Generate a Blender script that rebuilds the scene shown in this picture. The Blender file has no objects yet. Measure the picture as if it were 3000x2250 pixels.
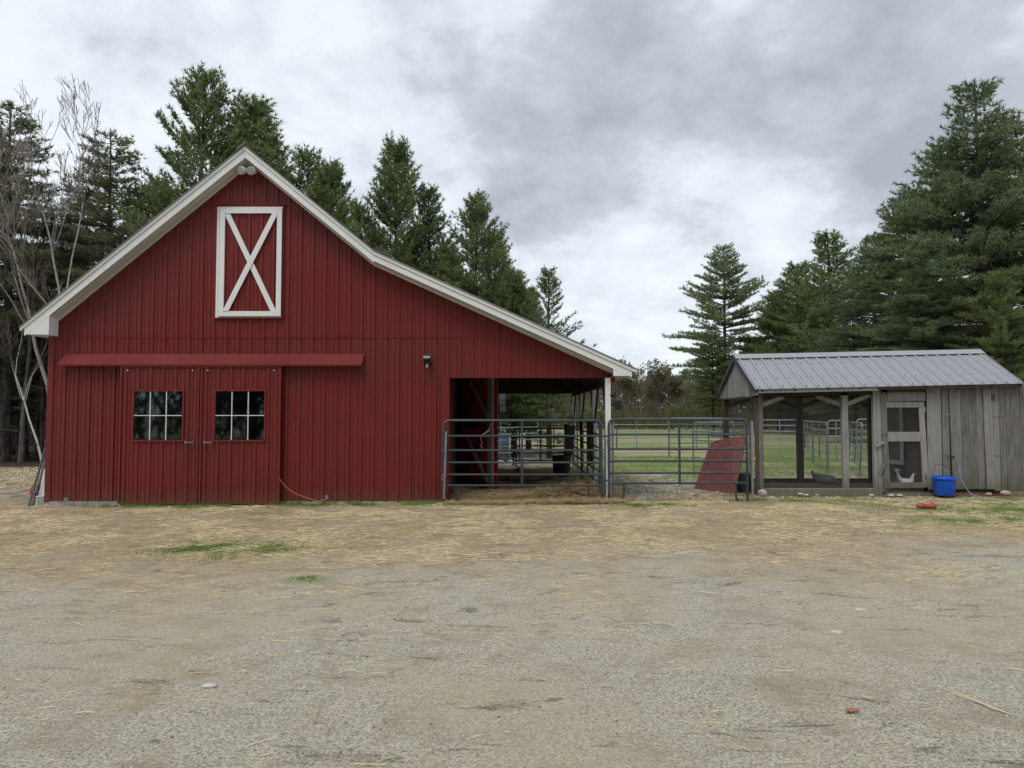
import bpy, math, random
import numpy as np
from mathutils import Vector, Matrix, noise as mnoise
R = math.radians
random.seed(7); rng = np.random.default_rng(7)
scene = bpy.context.scene
col = scene.collection

# ------------------------------------------------------------------ camera
EYE = 1.6; F = 2080.5; PITCH = math.atan((1216.5-1125)/F)
cam_d = bpy.data.cameras.new('camera'); cam = bpy.data.objects.new('camera', cam_d); col.objects.link(cam)
cam.location = (0, 0, EYE); cam.rotation_euler = (R(90)+PITCH, 0, 0)
cam_d.sensor_fit = 'HORIZONTAL'; cam_d.sensor_width = 36; cam_d.lens = 36*F/3000
cam_d.clip_start = 0.05; cam_d.clip_end = 3000
scene.camera = cam

# ------------------------------------------------------------------ world
SUN_EL, SUN_AZ = R(62), R(215)       # azimuth measured clockwise from +Y
w = bpy.data.worlds.new('World'); scene.world = w; w.use_nodes = True
nt = w.node_tree; nt.nodes.clear()
def wn(t, **k):
    n = nt.nodes.new(t)
    for a, b in k.items(): setattr(n, a, b)
    return n
def wm(op, a, b=None, clamp=False):
    n = wn('ShaderNodeMath', operation=op, use_clamp=clamp)
    for i, v in enumerate((a, b)):
        if v is None: continue
        if isinstance(v, (int, float)): n.inputs[i].default_value = v
        else: nt.links.new(v, n.inputs[i])
    return n.outputs[0]
tc = wn('ShaderNodeTexCoord')
nrm = wn('ShaderNodeVectorMath', operation='NORMALIZE'); nt.links.new(tc.outputs['Generated'], nrm.inputs[0])
sep = wn('ShaderNodeSeparateXYZ'); nt.links.new(nrm.outputs[0], sep.inputs[0])
zc = wm('ADD', wm('MAXIMUM', sep.outputs[2], 0.0), 0.42)
cx_ = wm('DIVIDE', sep.outputs[0], zc); cy_ = wm('DIVIDE', sep.outputs[1], zc)
cmb = wn('ShaderNodeCombineXYZ'); nt.links.new(cx_, cmb.inputs[0]); nt.links.new(cy_, cmb.inputs[1]); cmb.inputs[2].default_value = 3.7
n1 = wn('ShaderNodeTexNoise'); n1.inputs['Scale'].default_value = 2.1; n1.inputs['Detail'].default_value = 9; n1.inputs['Roughness'].default_value = .56; n1.inputs['Distortion'].default_value = .1
nt.links.new(cmb.outputs[0], n1.inputs['Vector'])
n2 = wn('ShaderNodeTexNoise'); n2.inputs['Scale'].default_value = 5.5; n2.inputs['Detail'].default_value = 9; n2.inputs['Roughness'].default_value = .62; n2.inputs['Distortion'].default_value = .12
nt.links.new(cmb.outputs[0], n2.inputs['Vector'])
def lobe(d, lo, hi):
    v = wn('ShaderNodeVectorMath', operation='DOT_PRODUCT'); nt.links.new(nrm.outputs[0], v.inputs[0])
    v.inputs[1].default_value = Vector(d).normalized()
    m = wn('ShaderNodeMapRange', interpolation_type='SMOOTHSTEP'); nt.links.new(v.outputs['Value'], m.inputs[0])
    m.inputs[1].default_value = lo; m.inputs[2].default_value = hi
    return m.outputs[0]
dark = lobe((.40, 1, .40), .84, .985)
lite = lobe((-.40, .85, .38), .78, .97)
glow = lobe((.26, 1, .15), .955, .997)
f = wm('ADD', wm('MULTIPLY', wm('SUBTRACT', n1.outputs['Fac'], .5), .85), wm('ADD', wm('MULTIPLY', wm('SUBTRACT', n2.outputs['Fac'], .5), 1.0), .74))
f = wm('SUBTRACT', f, wm('MULTIPLY', dark, .25))
f = wm('ADD', f, wm('MULTIPLY', lite, .14))
f = wm('ADD', f, wm('MULTIPLY', glow, .24), )
ramp = wn('ShaderNodeValToRGB'); nt.links.new(f, ramp.inputs[0])
cr = ramp.color_ramp; cr.elements[0].position = .36; cr.elements[0].color = (.38, .41, .46, 1)
cr.elements[1].position = .92; cr.elements[1].color = (.80, .85, .90, 1)
e = cr.elements.new(.58); e.color = (.51, .55, .605, 1)
e = cr.elements.new(.72); e.color = (.67, .72, .78, 1)
sky = wn('ShaderNodeTexSky', sky_type='NISHITA', sun_disc=False, sun_elevation=SUN_EL, sun_rotation=SUN_AZ)
sc = wn('ShaderNodeVectorMath', operation='SCALE'); nt.links.new(ramp.outputs[0], sc.inputs[0]); sc.inputs['Scale'].default_value = 8.4
mx = wn('ShaderNodeMix', data_type='RGBA'); mx.inputs[0].default_value = .93
nt.links.new(sky.outputs[0], mx.inputs['A']); nt.links.new(sc.outputs[0], mx.inputs['B'])
bg = wn('ShaderNodeBackground'); bg.inputs[1].default_value = .10
nt.links.new(mx.outputs['Result'], bg.inputs[0])
wo = wn('ShaderNodeOutputWorld'); nt.links.new(bg.outputs[0], wo.inputs[0])
# ------------------------------------------------------------------ sun
sl = bpy.data.lights.new('sun', 'SUN'); sl.energy = 1.5; sl.angle = R(24); sl.color = (1, .965, .92)
sun = bpy.data.objects.new('sun', sl); col.objects.link(sun)
sd = Vector((math.sin(SUN_AZ)*math.cos(SUN_EL), math.cos(SUN_AZ)*math.cos(SUN_EL), math.sin(SUN_EL)))
sun.rotation_euler = sd.to_track_quat('Z', 'Y').to_euler()
scene.view_settings.view_transform = 'Standard'; scene.view_settings.look = 'None'
scene.view_settings.gamma = 1; scene.view_settings.use_curve_mapping = False; scene.view_settings.exposure = 0.50
scene.render.engine = 'CYCLES'

# ------------------------------------------------------------------ helpers
def P(px, py, D):
    """world point seen at source pixel (px,py) at distance D"""
    u = (px-1500)/F; v = -(py-1125)/F; c, s = math.cos(PITCH), math.sin(PITCH)
    y = c - v*s; z = s + v*c; t = D/y
    return Vector((u*t, D, EYE+z*t))
def PX(px, D, py=1216.5): return P(px, py, D).x
def PZ(py, D): return P(1500, py, D).z
def sstep(a, b, x):
    t = max(0, min(1, (x-a)/(b-a))); return t*t*(3-2*t)
def gz(x, y):
    z = -0.035 + .085*sstep(-8, 3, x)
    n = mnoise.noise(Vector((x*.35, y*.35, 1.3)))*.03 + mnoise.noise(Vector((x*1.3, y*1.3, 5.1)))*.012
    n *= .5 if y > 12 else 1
    return z + n - .012

class MB:
    def __init__(s): s.v = []; s.f = []; s.sm = False
    def box(s, c, d, rot=None):
        b = len(s.v); hx, hy, hz = d[0]/2, d[1]/2, d[2]/2; c = Vector(c)
        for i in (-1, 1):
            for j in (-1, 1):
                for k in (-1, 1):
                    p = Vector((i*hx, j*hy, k*hz))
                    if rot is not None: p = rot @ p
                    s.v.append(tuple(c+p))
        for q in ((0,1,3,2),(4,6,7,5),(0,4,5,1),(2,3,7,6),(0,2,6,4),(1,5,7,3)): s.f.append([b+i for i in q])
        return s
    def bb(s, x0, x1, y0, y1, z0, z1): return s.box(((x0+x1)/2,(y0+y1)/2,(z0+z1)/2),(x1-x0,y1-y0,z1-z0))
    def bar(s, a, b, wd, th, up=(0,1,0)):
        """rectangular bar a->b; th measured along 'up', wd across"""
        a, b = Vector(a), Vector(b); d = b-a; L = d.length; z = d/L
        y = Vector(up); y = (y-z*y.dot(z)).normalized(); x = y.cross(z)
        m = Matrix((x, y, z)).transposed()
        return s.box((a+b)/2, (wd, th, L), m)
    def prism(s, pts, y0, y1):
        """polygon in XZ extruded y0..y1"""
        b = len(s.v); n = len(pts)
        for y in (y0, y1):
            for p in pts: s.v.append((p[0], y, p[1]))
        s.f.append(list(range(b, b+n))); s.f.append(list(range(b+2*n-1, b+n-1, -1)))
        for i in range(n):
            j = (i+1) % n; s.f.append([b+i, b+n+i, b+n+j, b+j])
        return s
    def poly(s, pts, th=None):
        """3D polygon with thickness vector"""
        b = len(s.v); n = len(pts); th = Vector(th)
        for p in pts: s.v.append(tuple(p))
        for p in pts: s.v.append(tuple(Vector(p)+th))
        s.f.append(list(range(b, b+n))); s.f.append(list(range(b+2*n-1, b+n-1, -1)))
        for i in range(n):
            j = (i+1) % n; s.f.append([b+i, b+n+i, b+n+j, b+j])
        return s
    def tube(s, pts, r, n=8, cap=True, sq=None):
        pts = [Vector(p) for p in pts]; N = len(pts)
        if not hasattr(r, '__len__'): r = [r]*N
        b = len(s.v); pu = None
        for i, p in enumerate(pts):
            t = (pts[min(i+1, N-1)]-pts[max(i-1, 0)]).normalized()
            if pu is None:
                pu = Vector((0,0,1)) if abs(t.z) < .9 else Vector((0,1,0))
            u = (pu-t*pu.dot(t)).normalized(); pu = u; v = t.cross(u)
            for k in range(n):
                a = 2*math.pi*k/n
                rr = r[i] if not isinstance(r[i], tuple) else None
                if rr is not None: q = p+(u*math.cos(a)+v*math.sin(a))*rr
                else: q = p+u*math.cos(a)*r[i][0]+v*math.sin(a)*r[i][1]
                s.v.append(tuple(q))
        for i in range(N-1):
            for k in range(n):
                k2 = (k+1) % n
                s.f.append([b+i*n+k, b+i*n+k2, b+(i+1)*n+k2, b+(i+1)*n+k])
        if cap:
            s.f.append([b+k for k in range(n)][::-1]); s.f.append([b+(N-1)*n+k for k in range(n)])
        s.sm = True
        return s
    def lathe(s, prof, c, n=24):
        b = len(s.v); c = Vector(c)
        for r_, z in prof:
            for k in range(n):
                a = 2*math.pi*k/n; s.v.append((c.x+r_*math.cos(a), c.y+r_*math.sin(a), c.z+z))
        for i in range(len(prof)-1):
            for k in range(n):
                k2 = (k+1) % n
                s.f.append([b+i*n+k, b+i*n+k2, b+(i+1)*n+k2, b+(i+1)*n+k])
        s.sm = True
        return s
    def build(s, name, mat, parent=None, smooth=None, bevel=0):
        me = bpy.data.meshes.new(name); me.from_pydata(s.v, [], s.f); me.materials.append(mat)
        o = bpy.data.objects.new(name, me); col.objects.link(o)
        if s.sm if smooth is None else smooth:
            me.polygons.foreach_set('use_smooth', [True]*len(me.polygons))
            md = o.modifiers.new('edge', 'EDGE_SPLIT'); md.split_angle = R(38)
        if bevel:
            m = o.modifiers.new('bevel', 'BEVEL'); m.width = bevel; m.segments = 1; m.limit_method = 'ANGLE'
        if parent is not None: attach(o, parent)
        return o
def attach(o, p):
    o.parent = p
    def W(q):
        return q.matrix_basis if q.parent is None else W(q.parent) @ q.matrix_parent_inverse @ q.matrix_basis
    o.matrix_parent_inverse = W(p).inverted()
def npmesh(name, V, T, mat, parent=None):
    me = bpy.data.meshes.new(name); V = np.asarray(V, np.float32); T = np.asarray(T, np.int32)
    k = T.shape[1]
    me.vertices.add(len(V)); me.vertices.foreach_set('co', V.ravel())
    me.loops.add(T.size); me.loops.foreach_set('vertex_index', T.ravel())
    me.polygons.add(len(T)); me.polygons.foreach_set('loop_start', np.arange(0, T.size, k, dtype=np.int32))
    me.update(calc_edges=True); me.materials.append(mat)
    o = bpy.data.objects.new(name, me); col.objects.link(o)
    if parent is not None: attach(o, parent)
    return o
def tag(o, label=None, cat=None, group=None, kind=None):
    if label: o['label'] = label
    if cat: o['category'] = cat
    if group: o['group'] = group
    if kind: o['kind'] = kind
    return o
def thing(name, loc, label, cat, group=None):
    o = bpy.data.objects.new(name, None); col.objects.link(o); o.location = loc; o.empty_display_size = .1
    return tag(o, label, cat, group)

# ------------------------------------------------------------------ materials
def mat(name, build):
    m = bpy.data.materials.new(name); m.use_nodes = True; t = m.node_tree
    N = NT(t); N.bsdf = t.nodes['Principled BSDF']; build(N); return m
class NT:
    def __init__(s, t): s.t = t
    def n(s, ty, **k):
        x = s.t.nodes.new(ty)
        for a, b in k.items(): setattr(x, a, b)
        return x
    def set(s, inp, v):
        if isinstance(v, bpy.types.NodeSocket): s.t.links.new(v, inp)
        else: inp.default_value = v
    def coord(s, kind='Object', scale=(1,1,1), rand=False):
        c = s.n('ShaderNodeTexCoord').outputs['Object'] if kind == 'Object' else s.n('ShaderNodeNewGeometry').outputs['Position']
        mp = s.n('ShaderNodeMapping'); s.t.links.new(c, mp.inputs[0]); mp.inputs['Scale'].default_value = scale
        if rand:
            oi = s.n('ShaderNodeObjectInfo'); k = s.math('MULTIPLY', oi.outputs['Random'], 57.0)
            cb = s.n('ShaderNodeCombineXYZ'); s.set(cb.inputs[0], k); s.set(cb.inputs[2], k); s.t.links.new(cb.outputs[0], mp.inputs['Location'])
        return mp.outputs[0]
    def noise(s, vec, scale, detail=4, rough=.55, dist=0):
        x = s.n('ShaderNodeTexNoise'); s.set(x.inputs['Vector'], vec); x.inputs['Scale'].default_value = scale
        x.inputs['Detail'].default_value = detail; x.inputs['Roughness'].default_value = rough; x.inputs['Distortion'].default_value = dist
        return x.outputs['Fac']
    def math(s, op, a, b=0.0, clamp=False):
        x = s.n('ShaderNodeMath', operation=op, use_clamp=clamp); s.set(x.inputs[0], a); s.set(x.inputs[1], b); return x.outputs[0]
    def rng(s, v, a, b, c=0.0, d=1.0, smooth=True):
        x = s.n('ShaderNodeMapRange', interpolation_type='SMOOTHSTEP' if smooth else 'LINEAR'); s.set(x.inputs[0], v)
        for i, q in enumerate((a, b, c, d)): x.inputs[i+1].default_value = q
        return x.outputs[0]
    def mix(s, f, a, b, mode='MIX'):
        x = s.n('ShaderNodeMix', data_type='RGBA', blend_type=mode); s.set(x.inputs[0], f)
        for q, v in (('A', a), ('B', b)):
            if isinstance(v, tuple) and len(v) == 3: v = v+(1,)
            s.set(x.inputs[q], v)
        return x.outputs['Result']
    def bump(s, h, strength=.3, dist=.01):
        x = s.n('ShaderNodeBump'); s.set(x.inputs['Height'], h); x.inputs['Strength'].default_value = strength; x.inputs['Distance'].default_value = dist
        s.t.links.new(x.outputs[0], s.bsdf.inputs['Normal'])
    def out(s, colr, rough=.6, metal=0, spec=.5):
        if isinstance(colr, tuple) and len(colr) == 3: colr = colr+(1,)
        s.set(s.bsdf.inputs['Base Color'], colr); s.set(s.bsdf.inputs['Roughness'], rough); s.bsdf.inputs['Metallic'].default_value = metal
        s.bsdf.inputs['Specular IOR Level'].default_value = spec
    def sepz(s, v, i):
        x = s.n('ShaderNodeSeparateXYZ'); s.set(x.inputs[0], v); return x.outputs[i]

def painted(name, c, c2, rough=.42, dirt=(.25,.2,.14), dirtz=.0, spec=.5):
    def b(N):
        g = N.coord('G'); a = N.noise(g, .9, 5); s_ = N.noise(N.coord('G', (9, 9, .35)), 2.2, 4)
        k = N.mix(N.rng(a, .35, .7), c, c2)
        k = N.mix(N.math('MULTIPLY', N.rng(s_, .52, .74), .32), k, tuple(x*.7+.025 for x in c))
        k = N.mix(N.math('MULTIPLY', N.rng(N.noise(g, 11, 6, .7), .66, .80), .35), k, dirt)
        if dirtz:
            z = N.sepz(g, 2); zz = N.math('ADD', z, N.math('MULTIPLY', N.noise(N.coord('G', (5,5,.6)), 3, 5), -.45))
            k = N.mix(N.rng(zz, dirtz, -.22, 0, .75), k, dirt)
        N.out(k, N.rng(a, .2, .8, rough-.06, rough+.1), 0, spec)
        N.bump(N.noise(g, 7, 4), .12, .01)
    return mat(name, b)
RED = painted('red_siding', (.172,.0205,.0185), (.142,.018,.016), .36, (.14,.06,.04), .06)
REDT = painted('red_trim', (.165,.0205,.020), (.145,.0185,.018), .72, (.13,.06,.045), 0, .2)
REDLIFT = painted('light_lifted_red', (.42,.030,.032), (.34,.026,.026), .6)  # barn red brightened in the colour itself to offset the dark lean-to
WHITE = painted('white_paint', (.76,.77,.76), (.70,.71,.70), .45, (.42,.43,.38))
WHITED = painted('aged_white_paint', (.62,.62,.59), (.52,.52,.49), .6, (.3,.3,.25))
DKROOF = painted('dark_roof_metal', (.16,.16,.16), (.20,.20,.20), .5)
CONC = painted('concrete', (.34,.34,.32), (.25,.25,.23), .85, (.12,.13,.09))
def gwood(name, a, b_, c_, green=True):
    def b(N):
        o = N.coord('O', (1,1,1), True)
        st = N.coord('G', (22, 22, 1.1)); gr = N.noise(st, 2.2, 7, .62, .3); big = N.noise(N.coord('G', (6,6,1.0)), 1.3, 4)
        k = N.mix(N.rng(gr, .40, .62), a, b_); k = N.mix(N.rng(big, .45, .72, 0, .8), k, c_)
        oi = N.n('ShaderNodeObjectInfo').outputs['Random']
        k = N.mix(N.rng(oi, 0, 1, 0, .7, False), k, tuple(x*1.2 for x in b_))
        k = N.mix(N.rng(oi, .75, .1, 0, .45), k, a)
        kn = N.n('ShaderNodeTexVoronoi'); N.set(kn.inputs['Vector'], N.coord('G', (1,1,.45))); kn.inputs['Scale'].default_value = 3.3
        k = N.mix(N.rng(kn.outputs['Distance'], .10, .02, 0, .7), k, tuple(x*.35 for x in a))
        k = N.mix(N.rng(gr, .62, .70, 0, .6), k, tuple(x*.4 for x in a))
        if green:
            z = N.sepz(N.coord('G'), 2); zz = N.math('ADD', z, N.math('MULTIPLY', N.noise(N.coord('G', (4,4,.7)), 2, 4), -.6))
            k = N.mix(N.rng(zz, .25, -.22, 0, .7), k, (.10,.10,.045))
        N.out(k, .85, 0, .25); N.bump(gr, .5, .006)
    return mat(name, b)
GREY = gwood('weathered_grey_wood', (.11,.107,.10), (.29,.285,.275), (.17,.15,.13))
BROWN = gwood('dark_brown_wood', (.035,.027,.021), (.075,.058,.045), (.05,.036,.028), False)
TAN = gwood('brown_post_wood', (.075,.055,.04), (.13,.10,.077), (.10,.075,.055), False)
def metal(name, c, rough, mt, c2=None, rust=.0):
    def b(N):
        g = N.coord('G'); a = N.noise(g, 4, 6, .6); k = N.mix(N.rng(a, .4, .65), c, c2 or tuple(x*.8 for x in c))
        if rust: k = N.mix(N.rng(N.noise(g, 23, 6, .7), .60, .74, 0, rust), k, (.09,.045,.025))
        N.out(k, N.rng(a, .2, .8, rough-.08, rough+.1), mt)
        N.bump(N.noise(g, 60, 3), .1, .003)
    return mat(name, b)
GATE = metal('blue_grey_gate_paint', (.060,.078,.092), .42, .25, (.047,.060,.070), .3)
BLACKG = metal('black_gate_paint', (.020,.023,.027), .5, .2, (.03,.033,.036), .3)
GALV = metal('galvanised_steel', (.36,.38,.40), .45, .75, (.27,.29,.31), .2)
FARG = metal('teal_corral_paint', (.14,.18,.19), .5, .3, (.11,.14,.15), .2)
COOPROOF = metal('grey_ribbed_roof', (.30,.305,.325), .45, .3, (.285,.29,.31))
BLACK = metal('black_plastic', (.012,.012,.013), .5, 0)
BLUE = metal('blue_plastic', (.006,.085,.52), .38, 0, (.008,.10,.56))
TOYRED = metal('red_rubber', (.36,.06,.06), .6, 0, (.28,.045,.045))
LENS = metal('lamp_glass', (.33,.32,.29), .25, 0)
CORD = metal('orange_cord', (.55,.15,.09), .6, 0)
BLUEROPE = metal('blue_rope', (.22,.36,.46), .8, 0)
TEAL = metal('teal_twine', (.02,.22,.25), .8, 0)
YELLOW = metal('yellow_plastic', (.65,.45,.02), .5, 0)
CHWIRE = metal('chicken_wire', (.26,.265,.27), .55, .3)
def b_(N):
    g = N.coord('G'); a = N.noise(g, 5, 8, .75); f2 = N.noise(g, 42, 6, .7)
    k = N.mix(N.rng(a, .35, .68), (.075,.013,.015), (.115,.022,.024)); k = N.mix(N.rng(f2, .52, .66, 0, .75), k, (.30,.15,.13))
    N.out(k, .7); N.bump(f2, .3, .004)
OSB = mat('worn_red_board', b_)
def b_(N):
    g = N.coord('G'); N.out(N.mix(N.rng(N.noise(g, 4, 4), .3, .7), (.07,.05,.038), (.13,.10,.075)), .95, 0, .1)
    N.bump(N.noise(g, 30, 4), .5, .01)
CLOTH = mat('brown_canvas', b_)
def b_(N):
    # window glass: glossy reflection over what is behind it
    t = N.t; gl = N.n('ShaderNodeBsdfGlossy'); gl.inputs['Roughness'].default_value = .03; gl.inputs['Color'].default_value = (.75,.85,.86,1)
    tr = N.n('ShaderNodeBsdfTransparent'); tr.inputs['Color'].default_value = (.55,.6,.6,1)
    fr = N.n('ShaderNodeFresnel'); fr.inputs['IOR'].default_value = 1.95
    m = N.n('ShaderNodeMixShader'); t.links.new(fr.outputs[0], m.inputs[0]); t.links.new(tr.outputs[0], m.inputs[1]); t.links.new(gl.outputs[0], m.inputs[2])
    t.links.new(m.outputs[0], t.nodes['Material Output'].inputs['Surface'])
GLASS = mat('window_glass', b_)
def foliage(name, a, b_2, c_, sc_=1.1):
    def b(N):
        g = N.coord('G'); ns = N.noise(g, sc_, 4, .6); ri = N.n('ShaderNodeNewGeometry').outputs['Random Per Island']
        oi = N.n('ShaderNodeObjectInfo').outputs['Random']
        k = N.mix(N.rng(ns, .36, .64), a, b_2); k = N.mix(N.rng(ri, .55, 1, 0, .6), k, c_)
        k = N.mix(N.rng(oi, 0, 1, 0, .35, False), k, tuple(x*.62 for x in a))
        N.out(k, .65, 0, .25)
        tr = N.n('ShaderNodeBsdfTranslucent'); N.set(tr.inputs[0], k); m = N.n('ShaderNodeMixShader'); m.inputs[0].default_value = .48
        N.t.links.new(N.bsdf.outputs[0], m.inputs[1]); N.t.links.new(tr.outputs[0], m.inputs[2])
        N.t.links.new(m.outputs[0], N.t.nodes['Material Output'].inputs['Surface'])
    return mat(name, b)
PINE = foliage('pine_needles', (.115,.17,.072), (.26,.32,.125), (.34,.38,.16))
PINED = foliage('dark_pine_needles', (.095,.145,.08), (.20,.25,.125), (.28,.31,.15))
SPRUCE = foliage('brownish_spruce_needles', (.14,.175,.10), (.26,.27,.15), (.31,.27,.17))
BUD = foliage('spring_buds', (.16,.15,.085), (.22,.20,.11), (.19,.20,.09))
def bark(name, a, b2, sc_=6):
    def b(N):
        g = N.coord('G', (1,1,.35)); k = N.noise(g, sc_, 6, .65); N.out(N.mix(N.rng(k, .4, .62), a, b2), .9, 0, .15); N.bump(k, .6, .02)
    return mat(name, b)
BARK = bark('pine_bark', (.035,.03,.026), (.085,.075,.066))
BARKG = bark('grey_bark', (.12,.108,.098), (.21,.195,.178))
def b_(N):
    g = N.coord('G', (1,1,3.0)); k = N.noise(g, 3.5, 6, .7); N.out(N.mix(N.rng(k, .52, .66), (.48,.46,.42), (.12,.105,.09)), .8, 0, .2)
BIRCH = mat('birch_bark', b_)
TWIG = bark('thin_twigs', (.20,.175,.165), (.33,.30,.28), 2)

def blend3(N, ri, a, b2, c_, g): return None
def straw(name, a, b2, c_):
    def b(N):
        ri = N.n('ShaderNodeNewGeometry').outputs['Random Per Island']
        k = N.mix(N.rng(ri, 0, .6, 0, 1, False), a, b2); k = N.mix(N.rng(ri, .75, 1, 0, 1), k, c_); N.out(k, .75, 0, .3)
    return mat(name, b)
STRAW = straw('dry_straw', (.40,.305,.175), (.60,.485,.30), (.22,.165,.105))
HAY = straw('old_hay', (.22,.15,.075), (.34,.245,.13), (.12,.085,.045))
GRASS = straw('green_grass', (.14,.22,.05), (.20,.29,.075), (.27,.28,.12))
PEB = straw('gravel_stones', (.33,.315,.265), (.52,.50,.44), (.13,.115,.09))
LITTER = straw('dark_mulch', (.13,.10,.07), (.19,.15,.11), (.09,.07,.05))
def b_(N):
    g = N.coord('G'); k = N.noise(g, 9, 6, .65); oi = N.n('ShaderNodeObjectInfo').outputs['Random']
    c = N.mix(N.rng(k, .35, .65), (.36,.35,.32), (.52,.51,.48)); c = N.mix(N.rng(oi, 0, 1, 0, .5, False), c, (.27,.25,.22)); N.out(c, .85); N.bump(k, .5, .01)
STONE = mat('pale_stone', b_)

# ------------------------------------------------------------------ ground
def b_(N):
    g = N.coord('G'); X = N.sepz(g, 0); Y = N.sepz(g, 1)
    lo = N.noise(g, .45, 5, .6); mid = N.noise(g, 2.6, 6, .65, .4); hi = N.noise(g, 62, 5, .75); hi2 = N.noise(g, 150, 3, .7)
    vo = N.n('ShaderNodeTexVoronoi'); N.set(vo.inputs['Vector'], g); vo.inputs['Scale'].default_value = 110
    vc = N.sepz(vo.outputs['Color'], 0)
    # gravel
    gr = N.mix(N.rng(hi, .30, .70), (.18,.165,.13), (.53,.50,.41))
    gr = N.mix(N.rng(vc, .80, .97, 0, .6), gr, (.58,.56,.50))
    gr = N.mix(N.rng(vc, .22, .04, 0, .6), gr, (.09,.08,.06))
    gr = N.mix(N.rng(mid, .46, .68, 0, .55), gr, (.235,.19,.135))
    gr = N.mix(N.rng(lo, .40, .62, 0, .5), gr, (.39,.32,.215))
    # straw thatch
    fib = N.noise(N.coord('G', (7, 42, 40)), 1.6, 6, .7, .6); fib2 = N.noise(N.coord('G', (55, 12, 30)), 1.3, 5, .7, .8)
    st = N.mix(N.rng(fib, .36, .66), (.15,.12,.072), (.50,.39,.225)); st = N.mix(N.rng(fib2, .52, .72, 0, .5), st, (.50,.41,.26))
    st = N.mix(N.rng(mid, .46, .64, 0, .7), st, (.21,.17,.115)); st = N.mix(N.rng(N.noise(g, 1.1, 6, .7, .6), .50, .64, 0, .6), st, (.26,.235,.18))
    # straw mask: border wanders with noise
    bd = N.math('ADD', Y, N.math('MULTIPLY', N.math('SUBTRACT', lo, .5), 5.5)); bd = N.math('ADD', bd, N.math('MULTIPLY', N.math('SUBTRACT', mid, .5), 2.6))
    bd = N.math('SUBTRACT', bd, N.math('MULTIPLY', X, .09))
    sm = N.rng(bd, 5.6, 9.3)
    hgt = N.math('MULTIPLY', N.rng(N.noise(g, .8, 5, .6, .5), .56, .72), N.rng(Y, 2.5, 4.5, .25, .65)); sm = N.math('MAXIMUM', sm, hgt)
    k = N.mix(sm, gr, st)
    dk = N.noise(N.coord('G', (.9, 2.6, 1)), 1.5, 7, .75, 1.2)
    k = N.mix(N.rng(dk, .56, .66, 0, .7), k, (.085,.068,.05))
    # green patches
    def spot(cx, cy, rx, ry):
        a = N.math('DIVIDE', N.math('SUBTRACT', X, cx), rx); b = N.math('DIVIDE', N.math('SUBTRACT', Y, cy), ry)
        d = N.math('ADD', N.math('MULTIPLY', a, a), N.math('MULTIPLY', b, b)); d = N.math('ADD', d, N.math('MULTIPLY', N.math('SUBTRACT', mid, .5), 2.6))
        return N.rng(d, 1.1, .25)
    gs = None
    for q in ((-3.45, 8.7, .55, .35), (8.3, 11.8, 2.4, 1.0), (5.3, 12.9, 2.0, .5), (-1.8, 12.75, 3.2, .22), (-6, 12.6, 1.2, .2), (-2.0, 7.0, .3, .2), (2.3, 12.2, .6, .3), (6.9, 10.4, 1.5, .5), (-7.4, 10, .8, .3)):
        z = spot(*q); gs = z if gs is None else N.math('MAXIMUM', gs, z)
    k = N.mix(N.math('MULTIPLY', gs, N.rng(hi, .35, .6, .15, .7)), k, (.15,.19,.06))
    # paddock behind: earth then grass, lawn bands
    behind = N.rng(Y, 13.4, 14.4); di = N.mix(N.rng(mid, .4, .62), (.15,.12,.085), (.34,.29,.21)); di = N.mix(N.rng(vc, .8, .95, 0, .7), di, (.42,.40,.36))
    k = N.mix(behind, k, di)
    gm = N.math('ADD', N.noise(g, .7, 6, .68), N.rng(Y, 14, 22, -.10, .24, False))
    grass = N.mix(N.rng(mid, .35, .65), (.095,.165,.03), (.15,.23,.05)); grass = N.mix(N.rng(N.noise(N.coord('G', (.35,1,1)), .8, 6, .7), .42, .60), grass, (.27,.235,.13))
    right = N.rng(X, .5, 2.5)
    k = N.mix(N.math('MULTIPLY', N.math('MULTIPLY', N.rng(gm, .52, .64), behind), right), k, grass)
    far = N.rng(Y, 20, 27); k = N.mix(N.math('MULTIPLY', far, right), k, N.mix(N.rng(N.noise(N.coord('G', (.12,.5,1)), 1.0, 6, .65), .42, .58), (.115,.165,.045), (.29,.25,.15)))
    lf = N.math('MULTIPLY', N.rng(X, -7.6, -8.6), N.rng(Y, 18, 21)); k = N.mix(lf, k, N.mix(N.rng(hi, .4, .6), (.32,.26,.19), (.17,.13,.09)))
    lf2 = N.math('MULTIPLY', N.rng(X, 0, -3), N.rng(Y, 21, 23.5)); k = N.mix(lf2, k, (.045,.035,.026))
    N.out(k, .95, 0, .15)
    h = N.math('ADD', N.math('MULTIPLY', hi, .6), N.math('MULTIPLY', hi2, .25)); h = N.math('ADD', h, N.math('MULTIPLY', mid, 1.2)); h = N.math('ADD', h, N.math('MULTIPLY', fib, .4))
    N.bump(h, .75, .025)
GROUND = mat('yard_ground', b_)
def axis(fine0, fine1, step, far0, far1):
    a = list(np.arange(fine0, fine1+1e-6, step)); s = step; x = fine1
    while x < far1: s *= 1.25; x += s; a.append(x)
    s = step; x = fine0; pre = []
    while x > far0: s *= 1.25; x -= s; pre.append(x)
    return np.array(pre[::-1]+a)
gx, gy = axis(-12, 14, .13, -700, 700), axis(2, 24, .13, -300, 1200)
V = np.array([(x, y, gz(x, y)) for y in gy for x in gx]); nx = len(gx)
ii, jj = np.meshgrid(np.arange(len(gy)-1), np.arange(nx-1), indexing='ij'); b0 = (ii*nx+jj).ravel()
tag(npmesh('ground', V, np.stack([b0, b0+1, b0+nx+1, b0+nx], 1), GROUND), kind='structure')

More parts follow.
